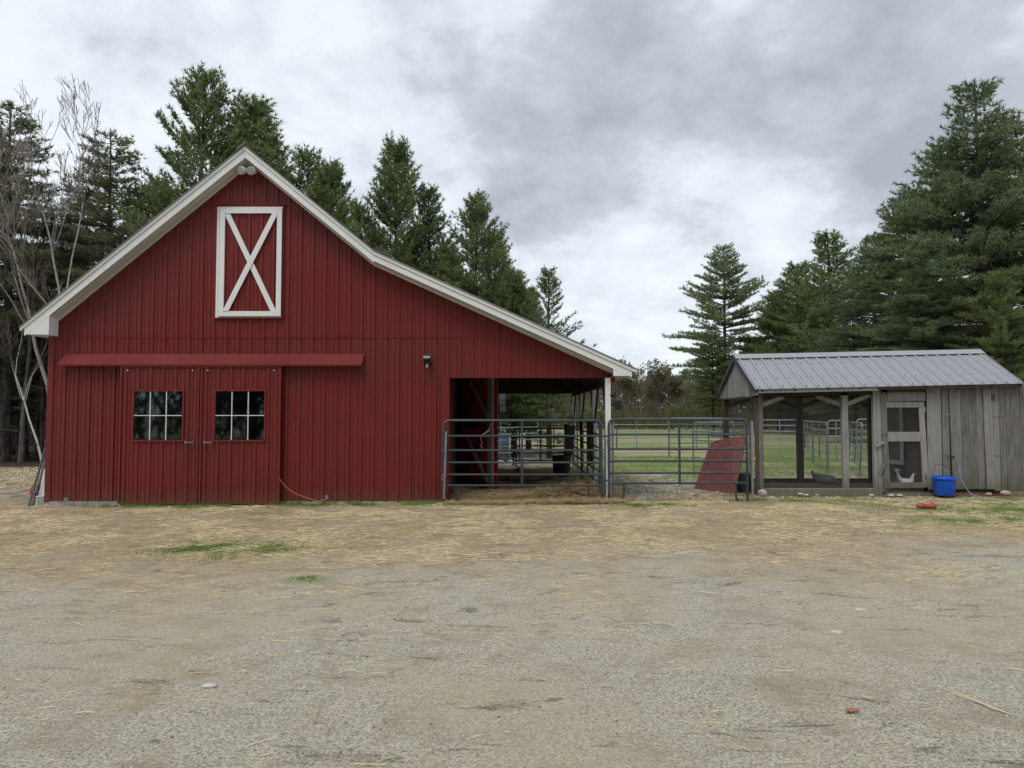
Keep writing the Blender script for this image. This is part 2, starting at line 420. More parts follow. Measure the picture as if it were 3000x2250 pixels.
# ------------------------------------------------------------------ corrugated sheet
WD = 13.05; PITCHR = .2270; RIB0 = PX(1057.6, WD)
def ribh(x, ph, amp=1.0):
    t = ((x-ph)/PITCHR+.5) % 1-.5; d = abs(t)*PITCHR
    h = 0
    if d < .030: h = .024*min(1, (.030-d)/.012)
    for q in (1/3, -1/3):
        dd = abs(t-q)*PITCHR
        if dd < .013: h = max(h, .009*min(1, (.013-dd)/.005))
    return h*amp
def ribx(x0, x1, ph, extra=()):
    xs = {round(x0, 4), round(x1, 4)}
    k0 = math.floor((x0-ph)/PITCHR)-1; k1 = math.ceil((x1-ph)/PITCHR)+1
    for k in range(k0, k1+1):
        c = ph+k*PITCHR
        for d in (-.030,-.018,.018,.030): xs.add(round(c+d, 4))
        for q in (1/3, -1/3):
            for d in (-.013,-.008,.008,.013): xs.add(round(c+q*PITCHR+d, 4))
    for x in extra: xs.add(round(x, 4))
    return sorted(x for x in xs if x0-6e-5 <= x <= x1+6e-5)
def siding(x0, x1, zb, zt, Y, ph, holes=(), back=.004, amp=1.0, extra=()):
    """ribbed sheet facing -Y. zb, zt functions of x."""
    m = MB(); x0 = round(x0, 4); x1 = round(x1, 4); xs = ribx(x0, x1, ph, [h[0] for h in holes]+[h[1] for h in holes]+list(extra))
    for a, b in zip(xs[:-1], xs[1:]):
        mid = (a+b)/2; iv = [((zb(a), zb(b)), (zt(a), zt(b)))]
        for hx0, hx1, hz0, hz1 in holes:
            if hx0 < mid < hx1:
                nv = []
                for lo, hi in iv:
                    if max(lo) < hz0: nv.append((lo, (min(hi[0], hz0), min(hi[1], hz0))))
                    if min(hi) > hz1: nv.append(((max(lo[0], hz1), max(lo[1], hz1)), hi))
                iv = nv
        for lo, hi in iv:
            if hi[0]-lo[0] < 1e-4 and hi[1]-lo[1] < 1e-4: continue
            ya, yb = Y-ribh(a, ph, amp), Y-ribh(b, ph, amp); i = len(m.v)
            m.v += [(a, ya, lo[0]), (b, yb, lo[1]), (b, yb, hi[1]), (a, ya, hi[0])]
            m.v += [(a, Y+back, lo[0]), (b, Y+back, lo[1]), (b, Y+back, hi[1]), (a, Y+back, hi[0])]
            m.f += [[i, i+1, i+2, i+3], [i+7, i+6, i+5, i+4], [i, i+4, i+5, i+1], [i+3, i+2, i+6, i+7]]
    return m

# ------------------------------------------------------------------ barn
XL = -8.51; XR = PX(1796, WD, 1095); BACK = 20.4; FD = 12.75
apex = P(736, 479, WD); wl = P(172, 939, WD); wk = P(1096, 774, WD); wr = P(1797, 1092, WD)
sl_l = (apex.z-wl.z)/(apex.x-wl.x)
def roofz(x):
    if x <= apex.x: return apex.z-(apex.x-x)*sl_l
    if x <= wk.x: return apex.z+(wk.z-apex.z)*(x-apex.x)/(wk.x-apex.x)
    return wk.z+(wr.z-wk.z)*(x-wk.x)/(wr.x-wk.x)
barn = thing('barn', (XL, WD, 0), 'red metal-sided barn with white gable trim and an open lean-to on its right side', 'barn')
OPX = PX(1315, WD, 1107); HZ = PZ(1107.5, WD); SEAM = PZ(990, WD)
doors_hole = (PX(362, WD, 1200), PX(812, WD, 1200), -.2, PZ(1085, WD))
LF = (PX(637, WD, 770), PX(829, WD, 770), PZ(931, WD), PZ(608, WD))
lofthole = (LF[0]+.02, LF[1]-.02, LF[2]+.02, LF[3]-.02)
zb0 = lambda x: .03 if x < OPX else HZ
kp0 = math.floor((XL-RIB0)/PITCHR)
edges = [XL+.05]
k = -6*4
while True:
    x = RIB0+PITCHR*k+.03
    if x > XL+.3 and x < XR-.25: edges.append(x)
    if x >= XR: break
    k += 4
edges.append(XR)
for a, b in zip(edges[:-1], edges[1:]):
    for lo in (True, False):
        ztop = (lambda x: min(SEAM+.02, roofz(x)-.004)) if lo else (lambda x: roofz(x)-.004)
        zbot = zb0 if lo else (lambda x: min(SEAM, roofz(x)-.004))
        cuts = [OPX, apex.x, wk.x, wl.x, XL+(SEAM-roofz(XL))/sl_l]
        cuts = [c for c in cuts if a < c < b]
        nm_ = 'siding_panel'
        if lo:
            # split panel at the opening
            m = siding(a, b, lambda x: zb0(x+.0005) if x < OPX-1e-3 else zb0(x), ztop, WD, RIB0, [doors_hole], extra=cuts)
            if a < OPX < b:
                m = siding(a, OPX, lambda x: .03, ztop, WD, RIB0, [doors_hole], extra=cuts); m.build('siding_panel', RED, barn)
                m = siding(OPX, b, lambda x: HZ, ztop, WD, RIB0, [], extra=cuts)
        else: m = siding(a, b, zbot, ztop, WD-.009, RIB0, [lofthole], extra=cuts)
        if m.v: m.build('siding_panel', RED, barn)
# screws as one stuff part
m = MB()
for zz in (.12, .75, 1.5, 2.2, 2.95, 3.8, 4.5, 5.2):
    x = RIB0-PITCHR*26
    while x < XR-.05:
        xx = x+.045
        if XL+.1 < xx and zz < roofz(xx)-.1 and not (doors_hole[0]-.1 < xx < doors_hole[1]+.1 and zz < 2.7) and not (xx > OPX and zz < HZ+.02) and not (LF[0]-.1 < xx < LF[1]+.1 and LF[2] < zz < LF[3]):
            m.box((xx, WD-.006, zz), (.011, .012, .011))
        x += PITCHR
tag(m.build('siding_screw', REDT, barn), kind='stuff')
# side, back and partition walls
m = MB()
x_s = ribx(WD, BACK, 0)
for a, b in zip(x_s[:-1], x_s[1:]):
    ya, yb = XL-ribh(a, 0), XL-ribh(b, 0); i = len(m.v); zt = roofz(XL)-.01
    m.v += [(ya, a, .03), (yb, b, .03), (yb, b, zt), (ya, a, zt)]; m.f.append([i+1, i, i+3, i+2])
m.build('side_wall', RED, barn)
MB().bb(XL+.004, XL+.05, WD+.006, BACK, -.02, roofz(XL)-.01).build('side_wall_frame', BROWN, barn)
MB().bb(XL-.022, XL+.055, WD-.026, WD+.02, .02, roofz(XL)+.0).build('corner_trim', RED, barn)
pts = [(XL, .0), (OPX-.05, .0), (OPX-.05, roofz(OPX-.05)-.06), (wk.x, wk.z-.06), (apex.x, apex.z-.06), (XL, roofz(XL)-.06)]
MB().prism(pts, BACK-.06, BACK).build('back_wall', RED, barn)
MB().bb(OPX-.08, OPX-.02, WD+.02, BACK-.07, -.02, roofz(OPX)-.08).build('partition_wall', BROWN, barn)
m = MB()
m.bb(XL-.02, doors_hole[0], WD-.02, WD+.12, -.25, .028); m.build('foundation', CONC, barn)
MB().bb(doors_hole[1], OPX, WD-.015, WD+.12, -.25, .028).build('foundation', CONC, barn)
MB().bb(XL+.1, OPX-.1, WD+.15, BACK-.1, -.1, .01).build('floor_slab', CONC, barn)
# interior loft floor (keeps the loft and the ground floor apart)
MB().bb(XL+.06, OPX-.09, WD+.05, BACK-.08, 2.72, 2.80).build('loft_floor', BROWN, barn)
# back header and lean-to framing
MB().prism([(OPX-.02, 2.22), (XR, 2.22), (XR, roofz(XR)-.05), (OPX-.02, roofz(OPX)-.05)], BACK-.055, BACK).build('back_header', BROWN, barn)
MB().prism([(OPX+.002, HZ+.01), (XR-.03, HZ+.01), (XR-.03, roofz(XR)-.03), (OPX+.002, roofz(OPX)-.06)], WD+.01, WD+.07).build('front_header', BROWN, barn)
POSTX = PX(1782, 12.95, 1300)
MB().bb(POSTX-.05, POSTX+.03, WD+.1, BACK-.06, 2.14, 2.36).build('side_beam', BROWN, barn)
py_ = [12.97, 15.1, 17.8, 20.2]
for i, y in enumerate(py_):
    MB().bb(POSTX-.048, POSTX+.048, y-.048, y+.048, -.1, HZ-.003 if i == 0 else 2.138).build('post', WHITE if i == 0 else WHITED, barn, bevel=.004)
    for s in (-1, 1):
        if i == 0 and s < 0: continue
        MB().bar((POSTX, y+s*.06, 1.45), (POSTX, y+s*.62, 2.13), .07, .035, (1,0,0)).build('knee_brace', BROWN, barn)
MB().bb(POSTX+.02, POSTX+.13, 12.97-.04, 12.97+.05, PZ(1120, 12.95), PZ(1106, 12.95)).build('red_block', REDT, barn)
# rafters
for i in range(9):
    y = WD+.45+i*.85
    for a_, b2 in ((OPX, XR-.02),):
        MB().bar((a_, y, roofz(a_)-.12), (b2, y, roofz(b2)-.12), .04, .14, (0,0,1)).build('rafter', BROWN, barn)
# red corner casing of the opening
MB().bb(PX(1294, WD-.05, 1300), OPX+.012, WD-.065, WD-.024, .0, HZ+.02).build('opening_casing', REDT, barn)
MB().bb(OPX-.001, OPX+.012, WD-.023, WD+.3, .0, HZ-.004).build('opening_casing', REDT, barn)
# roof
tl = P(60, 957, FD); ta = P(718, 427, FD); tk = P(1096, 734, FD); tr_ = P(1864, 1080, FD)
def roof_poly(top, th, dx=0):
    nrm_ = []
    return [(p[0], p[1]) for p in top]+[(p[0], p[1]-th) for p in reversed(top)]
line = [(tl.x, tl.z), (ta.x, ta.z), (tk.x, tk.z), (tr_.x, tr_.z)]
for a, b in zip(line[:-1], line[1:]):
    MB().prism([(a[0], a[1]+.004), (b[0], b[1]+.004), (b[0], b[1]-.010), (a[0], a[1]-.010)], FD-.035, BACK+.25).build('roof_slope', DKROOF, barn)
MB().bar((ta.x-.14, FD-.05, ta.z-.085), (ta.x+.01, FD-.05, ta.z+.03), .02, .01).build('ridge_cap', DKROOF, barn)
m = MB(); yb2 = BACK+.26
m.poly([(ta.x-.2, FD-.045, ta.z-.155), (ta.x, FD-.045, ta.z+.012), (ta.x, yb2, ta.z+.012), (ta.x-.2, yb2, ta.z-.155)], (0,0,.008))
m.poly([(ta.x+.2, FD-.045, ta.z-.155), (ta.x, FD-.045, ta.z+.012), (ta.x, yb2, ta.z+.012), (ta.x+.2, yb2, ta.z-.155)], (0,0,.008)); m.build('ridge_cap', DKROOF, barn)
m = MB().poly([(tk.x-.02, FD-.045, tk.z+.02), (tk.x+.30, FD-.045, tk.z-.11), (tk.x+.30, yb2, tk.z-.11), (tk.x-.02, yb2, tk.z+.02)], (0,0,.012)); m.build('valley_flashing', DKROOF, barn)
def fas(a, b, va, vb, y0, y1, name='fascia_board', mm=WHITE):
    MB().prism([(a[0], a[1]-va[0]), (b[0], b[1]-vb[0]), (b[0], b[1]-vb[1]), (a[0], a[1]-va[1])], y0, y1).build(name, mm, barn)
tlb = (PX(71, FD, 950), tl.z-.06)
for a, b, t in ((line[0], line[1], .222), (line[1], line[2], .215), (line[2], line[3], .19)):
    fas(a, b, (.011, .075), (.011, .075), FD-.018, FD+.03, 'rake_trim')
    aa = a
    if a is line[0]:
        u = .045; aa = (a[0]+.07, a[1]+.07*.805)
    bb_ = b
    if b is line[3]: bb_ = (b[0]-.08, b[1]+.08*.45)
    fas(aa, bb_, (.0755, t if b is not line[1] else t), (.0755, t), FD, FD+.03)
# soffit
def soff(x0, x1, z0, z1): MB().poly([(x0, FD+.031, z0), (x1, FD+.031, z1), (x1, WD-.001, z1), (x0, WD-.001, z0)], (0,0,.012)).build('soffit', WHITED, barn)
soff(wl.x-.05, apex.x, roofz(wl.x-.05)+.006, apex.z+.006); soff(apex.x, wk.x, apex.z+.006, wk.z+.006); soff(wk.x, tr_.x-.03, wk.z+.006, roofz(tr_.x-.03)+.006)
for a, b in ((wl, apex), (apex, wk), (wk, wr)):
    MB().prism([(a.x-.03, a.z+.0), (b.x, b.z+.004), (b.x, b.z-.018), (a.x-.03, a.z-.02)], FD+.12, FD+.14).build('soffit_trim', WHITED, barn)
# frieze strip where soffit meets wall
for a, b in ((wl, apex), (apex, wk), (wk, wr)):
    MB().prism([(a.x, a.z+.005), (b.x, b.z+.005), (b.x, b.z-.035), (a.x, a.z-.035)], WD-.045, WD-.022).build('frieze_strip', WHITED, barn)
# eave return boxes
bx0, bx1 = PX(71, FD, 950), PX(143, FD, 950); bz = PZ(979, FD)
zl = lambda x: line[0][1]+(x-line[0][0])*.80-.225
MB().prism([(bx0, bz), (bx1, bz-.01), (bx1, zl(bx1)+.02), (bx0+.01, line[0][1]-.02)], FD+.002, FD+.028).build('eave_return', WHITE, barn)
m = MB().poly([(bx1-.012, FD+.029, bz-.01), (bx1-.012, WD-.03, bz-.01), (bx1-.012, WD-.03, zl(bx1)+.06), (bx1-.012, FD+.029, zl(bx1)+.02)], (.012,0,0)); m.build('eave_return', WHITE, barn)
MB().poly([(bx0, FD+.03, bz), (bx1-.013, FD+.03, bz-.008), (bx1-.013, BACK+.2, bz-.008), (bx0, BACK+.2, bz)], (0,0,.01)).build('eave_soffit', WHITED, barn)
MB().bb(bx0-.012, bx0, FD+.03, BACK+.24, bz, line[0][1]-.03).build('eave_fascia', WHITE, barn)
rx0, rx1 = PX(1797, FD, 1100), PX(1851, FD, 1100); rz = PZ(1101, FD)
MB().prism([(rx0, rz), (rx1, rz), (rx1, line[3][1]+.0), (rx0, line[3][1]+.1)], FD+.002, FD+.028).build('eave_return', WHITE, barn)
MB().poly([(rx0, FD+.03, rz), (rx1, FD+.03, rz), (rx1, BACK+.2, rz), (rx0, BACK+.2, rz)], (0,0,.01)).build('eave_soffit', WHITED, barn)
MB().bb(rx1, rx1+.012, FD+.03, BACK+.24, rz-.01, line[3][1]-.02).build('eave_fascia', WHITE, barn)
# outer wall strip above the right posts
MB().bb(POSTX+.04, XR+.03, WD+.01, BACK, 2.3, roofz(XR)-.01).build('eave_wall', RED, barn)
# sliding door track cover
ty0, ty1 = PZ(1068, WD-.15), PZ(1036.5, WD-.05)
m = MB(); x0, x1 = PX(165, 12.88, 1050), PX(1060, 12.88, 1050)
m.poly([(x0, WD-.145, ty0), (x1-.01, WD-.145, ty0), (x1+.01, WD-.021, ty1), (x0+.06, WD-.021, ty1)], (0,.006,-.012))
m.poly([(x0+.005, WD-.142, ty0-.012), (x0+.065, WD-.021, ty1-.012), (x0+.065, WD-.021, ty0-.02)], (.006,0,0))
m.poly([(x0, WD-.149, ty0-.025), (x1-.01, WD-.149, ty0-.025), (x1-.01, WD-.149, ty0+.004), (x0, WD-.149, ty0+.004)], (0,.005,0))
m.build('track_cover', REDT, barn)
# sliding doors
DD = 12.94
def sdoor(xa, xb, glass, hx):
    X0, X1 = PX(xa, DD, 1270), PX(xb, DD, 1270); z1 = PZ(1071, DD); z0 = .0
    gx0, gx1, gz0, gz1 = PX(glass[0], DD, 1220), PX(glass[1], DD, 1220), PZ(glass[3], DD), PZ(glass[2], DD)
    d = siding(X0+.03, X1-.03, lambda x: z0+.03, lambda x: z1-.02, DD, X0+.1, [(gx0, gx1, gz0, gz1)], back=.02).build('sliding_door', RED, barn)
    m = MB(); ff = DD-.026
    m.bb(X0, X0+.035, ff, DD+.03, z0, z1); m.bb(X1-.035, X1, ff, DD+.03, z0, z1)
    m.bb(X0+.035, X1-.035, ff, DD+.03, z1-.035, z1); m.bb(X0+.035, X1-.035, ff, DD+.03, z0, z0+.03); m.build('edge_trim', RED, d)
    m = MB(); t = .032; f2 = DD-.03
    m.bb(gx0-t, gx0, f2, DD+.03, gz0-t, gz1+t); m.bb(gx1, gx1+t, f2, DD+.03, gz0-t, gz1+t)
    m.bb(gx0, gx1, f2, DD+.03, gz1, gz1+t); m.bb(gx0, gx1, f2, DD+.03, gz0-t, gz0); m.build('window_frame', RED, d)
    cw, ch = (gx1-gx0)/3, (gz1-gz0)/2
    for i in range(3):
        for j in range(2):
            MB().bb(gx0+i*cw+.001, gx0+(i+1)*cw-.001, DD-.004, DD, gz0+j*ch+.001, gz0+(j+1)*ch-.001).build('pane', GLASS, d)
    for i in (1, 2): MB().bb(gx0+i*cw-.0065, gx0+i*cw+.0065, DD-.022, DD-.005, gz0, gz1).build('muntin', WHITE, d)
    MB().bb(gx0, gx1, DD-.024, DD-.0225, gz0+ch-.0065, gz0+ch+.0065).build('muntin', WHITE, d)
    m = MB(); hx0 = PX(hx, DD-.05, 1296); hz = PZ(1296, DD)
    m.bb(hx0-.075, hx0-.058, DD-.035, DD-.02, hz-.035, hz+.035); m.bb(hx0+.058, hx0+.075, DD-.035, DD-.02, hz-.035, hz+.035)
    m.tube([(hx0-.066, DD-.03, hz), (hx0-.06, DD-.07, hz), (hx0+.06, DD-.07, hz), (hx0+.066, DD-.03, hz)], .009, 6); m.build('handle', GALV, d)
    for bxx in (X0+.13, X1-.13): MB().tube([(bxx, DD-.03, z1-.09), (bxx, DD-.015, z1-.09)], .010, 8).build('bolt', WHITE, d)
sdoor(350, 583, (393.5, 535, 1146.5, 1288.5), 552)
sdoor(586, 822, (632, 775.5, 1146, 1288.5), 607)
# dim things inside, seen through the panes
MB().bb(PX(440, 15, 1200), PX(475, 15, 1200), 14.9, 15.0, .0, 2.3).build('inner_post', TAN, barn)
# loft door
ld = siding(LF[0]+.05, LF[1]-.03, lambda x: LF[2]+.03, lambda x: LF[3]-.03, WD-.035, LF[0]+.15, back=.02).build('loft_door', RED, barn)
m = MB(); yf = WD-.05
def q2(x, y): p = P(x, y, WD-.07); return p.x, p.z
wL, wR_, wB, wT = LF
m2 = MB(); r = .028
m2.bb(wL-r, wL, WD-.045, WD-.02, wB-r, wT+r); m2.bb(wR_, wR_+r, WD-.045, WD-.02, wB-r, wT+r)
m2.bb(wL-r-.03, wR_+r+.03, WD-.05, WD-.018, wT+r, wT+r+.022); m2.bb(wL, wR_, WD-.045, WD-.02, wB-r, wB); m2.bb(wL, wR_, WD-.045, WD-.02, wT, wT+r); m2.build('red_surround', REDT, ld)
m3 = MB().bb(wL, wL+.05, WD-.05, WD-.021, wB, wT).bb(wL+.05, wR_, WD-.05, WD-.021, wT-.03, wT).bb(wL+.05, wR_, WD-.048, WD-.021, wB, wB+.012); m3.build('jamb', WHITE, ld)
yb_, yf_ = WD-.057, WD-.082
il, ir, it, ib = wL+.065, wR_-.004, wT-.038, wB+.018
bw = .093
for nm, a in (('left', (il, il+bw, ib, it)), ('right', (ir-bw, ir, ib, it)), ('top', (il+bw, ir-bw, it-bw, it)), ('bottom', (il+bw, ir-bw, ib, ib+bw))):
    MB().bb(a[0], a[1], yf_, yb_, a[2], a[3]).build('frame_board', WHITE, ld, bevel=.003)
a1 = (il+bw+.035, it-bw-.002); a2 = (ir-bw-.045, ib+bw+.002); c1 = (ir-bw-.035, it-bw-.002); c2 = (il+bw+.04, ib+bw+.002)
def xbrace(a, b, y0, y1, wid=.095):
    h = wid/2*1.12
    MB().prism([(a[0]-h, a[1]), (a[0]+h, a[1]), (b[0]+h, b[1]), (b[0]-h, b[1])], y0, y1).build('cross_brace', WHITE, ld)
xbrace(a1, a2, WD-.073, WD-.057); xbrace(c1, c2, WD-.090, WD-.0735)
# bracket lamps
fl = thing('floodlight', P(735, 500, WD), 'twin round floodlight under the peak of the barn gable', 'floodlight')
a = P(728, 497, WD-.02); m = MB().box((a.x+.01, WD-.03, a.z), (.12, .04, .10)); m.build('mounting_box', WHITED, fl)
for s, px_, py2, dx in ((-1, 705, 499, -.5), (1, 735, 500, -.15)):
    c = P(px_, py2, WD-.28); d = Vector((dx, -1, -.25)).normalized(); b0_ = Vector((a.x, WD-.05, a.z)); k = c-d*.16
    MB().tube([b0_, (b0_+k)/2+Vector((0,0,.01)), k], .014, 6).build('arm', WHITED, fl)
    h = MB().tube([k-d*.02, k+d*.05, k+d*.12, k+d*.16], [.035, .05, .072, .078], 14).build('lamp_head', WHITED, fl)
    MB().tube([k+d*.161, k+d*.168], [.07, .066], 14).build('lens', LENS, h)
wf = thing('security_light', P(1252, 1070, WD), 'small square security light with motion sensor on the red wall right of the track cover', 'light')
c = P(1251, 1045, WD-.12); MB().box(c, (.145, .09, .055), Matrix.Rotation(R(-15), 3, 'X')).build('lamp_housing', BLACK, wf)
MB().box(c+Vector((0,-.048,-.014)), (.12, .01, .036), Matrix.Rotation(R(-15), 3, 'X')).build('lens', LENS, wf)
c2_ = P(1254, 1061, WD-.05); MB().tube([(c2_.x, WD, c2_.z), (c2_.x, WD-.06, c2_.z), (c2_.x, WD-.09, c2_.z)], [.062, .058, .03], 12).build('wall_mount', BLACK, wf)
MB().tube([(c2_.x-.01, WD-.075, c2_.z-.04), (c2_.x-.012, WD-.085, c2_.z-.10)], [.022, .026], 10).build('motion_sensor', LENS, wf)
# black lamps on the corner post
pf = thing('post_floodlight', P(1800, 1180, 12.97), 'black square floodlight on an arm below the eave of the white corner post', 'floodlight')
c = P(1811, 1187, 12.9); MB().box(c, (.125, .05, .165), Matrix.Rotation(R(-8), 3, 'Y')).build('lamp_housing', BLACK, pf, bevel=.006)
MB().bar((POSTX+.049, 12.95, c.z+.01), (c.x-.05, 12.93, c.z), .05, .05).build('arm', BLACK, pf)
ps = thing('post_speaker', P(1796, 1157, 12.97), 'small black horn speaker on the white corner post, above the square floodlight', 'speaker')
c = P(1797, 1157, 12.93); MB().tube([(c.x-.045, c.y, c.z), (c.x, c.y, c.z), (c.x+.03, c.y-.01, c.z)], [.02, .035, .075], 12).build('horn', BLACK, ps)
MB().bar((POSTX+.049, 12.95, c.z-.02), (c.x-.03, 12.93, c.z), .05, .05).build('arm', BLACK, ps)

# inward-swung stall door with X braces
hg = Vector((OPX+.02, 15.7, 0)); fe = Vector((PX(1449, 14.3, 1400), 14.3, 0)); dv = (fe-hg); DL = dv.length; dv.normalize(); nv = Vector((dv.y, -dv.x, 0)); nv = -nv if nv.y > 0 else nv
st = thing('stall_door', tuple(hg), 'red barn door swung inward at the left of the lean-to, dark X braces on it', 'door')
def dpt(u, z, o=0): return hg+dv*(u*DL)+Vector((0,0,z))+nv*o
MB().poly([dpt(0,.12), dpt(1,.12), dpt(1,2.5), dpt(0,2.5)], nv*.02).build('door_skin', REDLIFT, st)
def dbar(u0, z0, u1, z1, wd, o=.021, th=.035, mm=BROWN, nm='brace'):
    a, b = dpt(u0, z0, o+th/2), dpt(u1, z1, o+th/2); MB().bar(a, b, wd, th, tuple(nv)).build(nm, mm, st)
dbar(.05, .1, .05, 2.5, .12, nm='stile'); dbar(.93, .02, .93, 2.5, .2, mm=GREY, nm='stile')
dbar(.08, .17, .92, .17, .13, nm='rail'); dbar(.08, 1.42, .92, 1.42, .16, nm='rail'); dbar(.08, 2.42, .92, 2.42, .14, nm='rail')
dbar(.14, 1.53, .74, 2.38, .085); dbar(.42, 2.30, .90, 1.56, .085, .057, .03, GREY)
dbar(.14, .26, .80, 1.30, .085); dbar(.16, 1.32, .90, .24, .085, .057, .03, GREY)
MB().poly([dpt(1.0,.12,0), dpt(1.045,.12,-.02), dpt(1.045,2.5,-.02), dpt(1.0,2.5,0)], nv*-.02).build('edge_board', RED, st)
# rope on it
rp = [P(1442, 1220, 14.1), P(1441, 1236, 14.05), P(1432, 1262, 13.4), P(1414, 1274, 13.0), P(1411, 1279, 12.93)]
tag(MB().tube(rp, .013, 6).build('rope', HAY), 'tan lead rope tied from the stall door to the second rail of the left gate', 'rope')
tag(MB().tube([P(1411, 1279, 12.92), P(1408, 1287, 12.91), P(1412, 1296, 12.91), P(1409, 1303, 12.92), P(1413, 1315, 12.92)], .006, 5).build('twine_end', CORD), 'short frayed twine end dangling from the knot on the left gate', 'twine')

# ------------------------------------------------------------------ gates
def rr(pts, rad, n=5):
    out = []
    for i, p in enumerate(pts):
        p = Vector(p)
        if i in (0, len(pts)-1): out.append(p); continue
        a = (Vector(pts[i-1])-p); b = (Vector(pts[i+1])-p); r_ = min(rad, a.length*.5, b.length*.5); a.normalize(); b.normalize()
        p0, p1 = p+a*r_, p+b*r_
        for k in range(n+1):
            t = k/n; out.append(p0*(1-t)**2+p*2*t*(1-t)+p1*t*t)
    return out
def gate(name, a, b, zs, r_, mm, label, cat, stiles=(), group=None, foot=(), bottom=0.1, lean=0, rad=.12, ends=True, rr_=None):
    """a,b: 2D base points; zs rail heights top first (above 0)"""
    a = Vector((a[0], a[1], 0)); b = Vector((b[0], b[1], 0)); d = b-a
    g = thing(name, tuple(a), label, cat, group); rl = rr_ or r_*.85
    nn = Vector((-d.y, d.x, 0)).normalized()*lean
    def q(u, z): return a+d*u+Vector((0,0,z))+nn*z
    top = zs[0]
    MB().tube(rr([q(0, bottom), q(0, top), q(1, top), q(1, bottom)], rad), r_, 8).build('frame', mm, g)
    for z in zs[1:]: MB().tube([q(.003, z), q(.997, z)], rl, 7).build('rail', mm, g)
    for u in stiles: MB().tube([q(u, top), q(u, zs[-1])], r_*.9, 6).build('stile', mm, g)
    L = d.length
    for u0, u1 in foot:
        MB().tube(rr([q(u0, zs[-1]), q(u0, .10), q(u1, .03)], .12), r_*.85, 7).build('foot', mm, g)
    return g
GD = 12.86
zz = [PZ(y, GD) for y in (1231.7, 1277.3, 1319.3, 1355, 1390.4, 1422.4)]
g1 = gate('farm_gate', (PX(1299, GD, 1330), GD), (PX(1762, GD, 1330), GD), zz, .024, GATE, 'blue grey tube gate across the opening of the barn lean-to', 'gate', (.497,), 'blue grey tube gates', ((.095, .07), (.915, .915)), .05)
zz2 = [PZ(y, GD) for y in (1228.5, 1273.3, 1315.6, 1351.1, 1385.9, 1415.8)]
g2 = gate('farm_gate', (PX(1784, GD, 1330), GD), (PX(2191, GD, 1330), GD+.05), zz2, .024, GATE, 'blue grey tube gate between the white corner post and the chicken coop', 'gate', (.51,), 'blue grey tube gates', ((.105, .02), (.915, .95)), .06)
# hinge hardware
hw = MB()
for z in (1.22, .42):
    hw.bb(PX(1762, GD), PX(1784, GD), GD-.012, GD+.012, z-.015, z+.015)
hw.build('hinge_link', GATE, g2)
tag(MB().tube([(PX(1774, 13.0), 13.0, .0), (PX(1774, 13.0), 13.0, 1.46)], .024, 8).build('steel_post', GATE), 'dark steel post between the two blue grey gates', 'post')
tag(MB().tube([(PX(1794, 13.06), 13.05, .0), (PX(1794, 13.06), 13.05, 1.43)], .019, 8).build('steel_post', GALV), 'galvanised pipe standing just right of the white corner post', 'post')
tag(MB().tube([P(1301, 1462, 12.80), P(1307, 1264, 12.80)], .019, 8).build('steel_post', GALV), 'galvanised pipe leaning at the left end of the lean-to gate', 'post')
tag(MB().tube([P(2205, 1457, 12.86), P(2202, 1233, 12.9)], .023, 8).build('steel_post', GALV), 'galvanised pipe post between the right gate and the coop corner', 'post')
for (x, y, nm) in ((1300, 1318, 'teal twine tied round the leaning pipe at the left end of the lean-to gate'), (1767, 1315, 'teal twine tied between the two gates')):
    c = P(x, y, GD-.03); m = MB()
    for k in range(6): m.tube([c+Vector((random.uniform(-.04,.04), -.01, random.uniform(-.01,.015))), c+Vector((random.uniform(-.01,.04), -.02, random.uniform(-.03,.01))), c+Vector((random.uniform(-.01,.05), -.01, random.uniform(-.13,-.02) if x > 1500 else .01))], .004, 4)
    tag(m.build('twine', TEAL), nm, 'twine')
m = MB()
c = P(1300, 1400, GD-.04)
pts = [c+Vector((.035*math.cos(a), -.02*math.sin(a*.5), .05*math.sin(a)+.01*math.cos(3*a))) for a in np.linspace(0, 11, 40)]
tag(m.tube(pts, .004, 4).build('wire_loop', GALV), 'coil of pale wire round the foot of the leaning pipe', 'wire')
# lean-to inner gates along right posts
sz = [1.5, 1.24, 1.0, .78, .56, .34]
for i, (y0, y1, t) in enumerate(((13.15, 16.4, 'dark tube panel along the right side of the lean-to, nearer of two'), (16.5, 20.1, 'dark tube panel along the right side of the lean-to, farther of two'))):
    gate('corral_panel', (POSTX-.13, y0), (POSTX-.13, y1), sz, .022, BLACKG if i else GATE, t, 'fence panel', (.33, .66), 'dark panels of the lean-to', (), .05, rad=.1)
bz_ = [PZ(y, 20.45) for y in (1254.8, 1282, 1306, 1327, 1349)]
gate('corral_panel', (PX(1504, 20.5), 20.5), (PX(1665, 20.5), 20.5), bz_, .026, BLACKG, 'black tube panel closing the back end of the lean-to', 'fence panel', (.49,), 'dark panels of the lean-to', (), .15, rad=.18)
gate('corral_panel', (PX(1512, 20.6), 20.6), (PX(1522, 23), 23.5), [1.15, .9, .65, .4], .024, BLACKG, 'narrow black tube panel standing end-on behind the lean-to', 'fence panel', (), 'dark panels of the lean-to', (), .1)
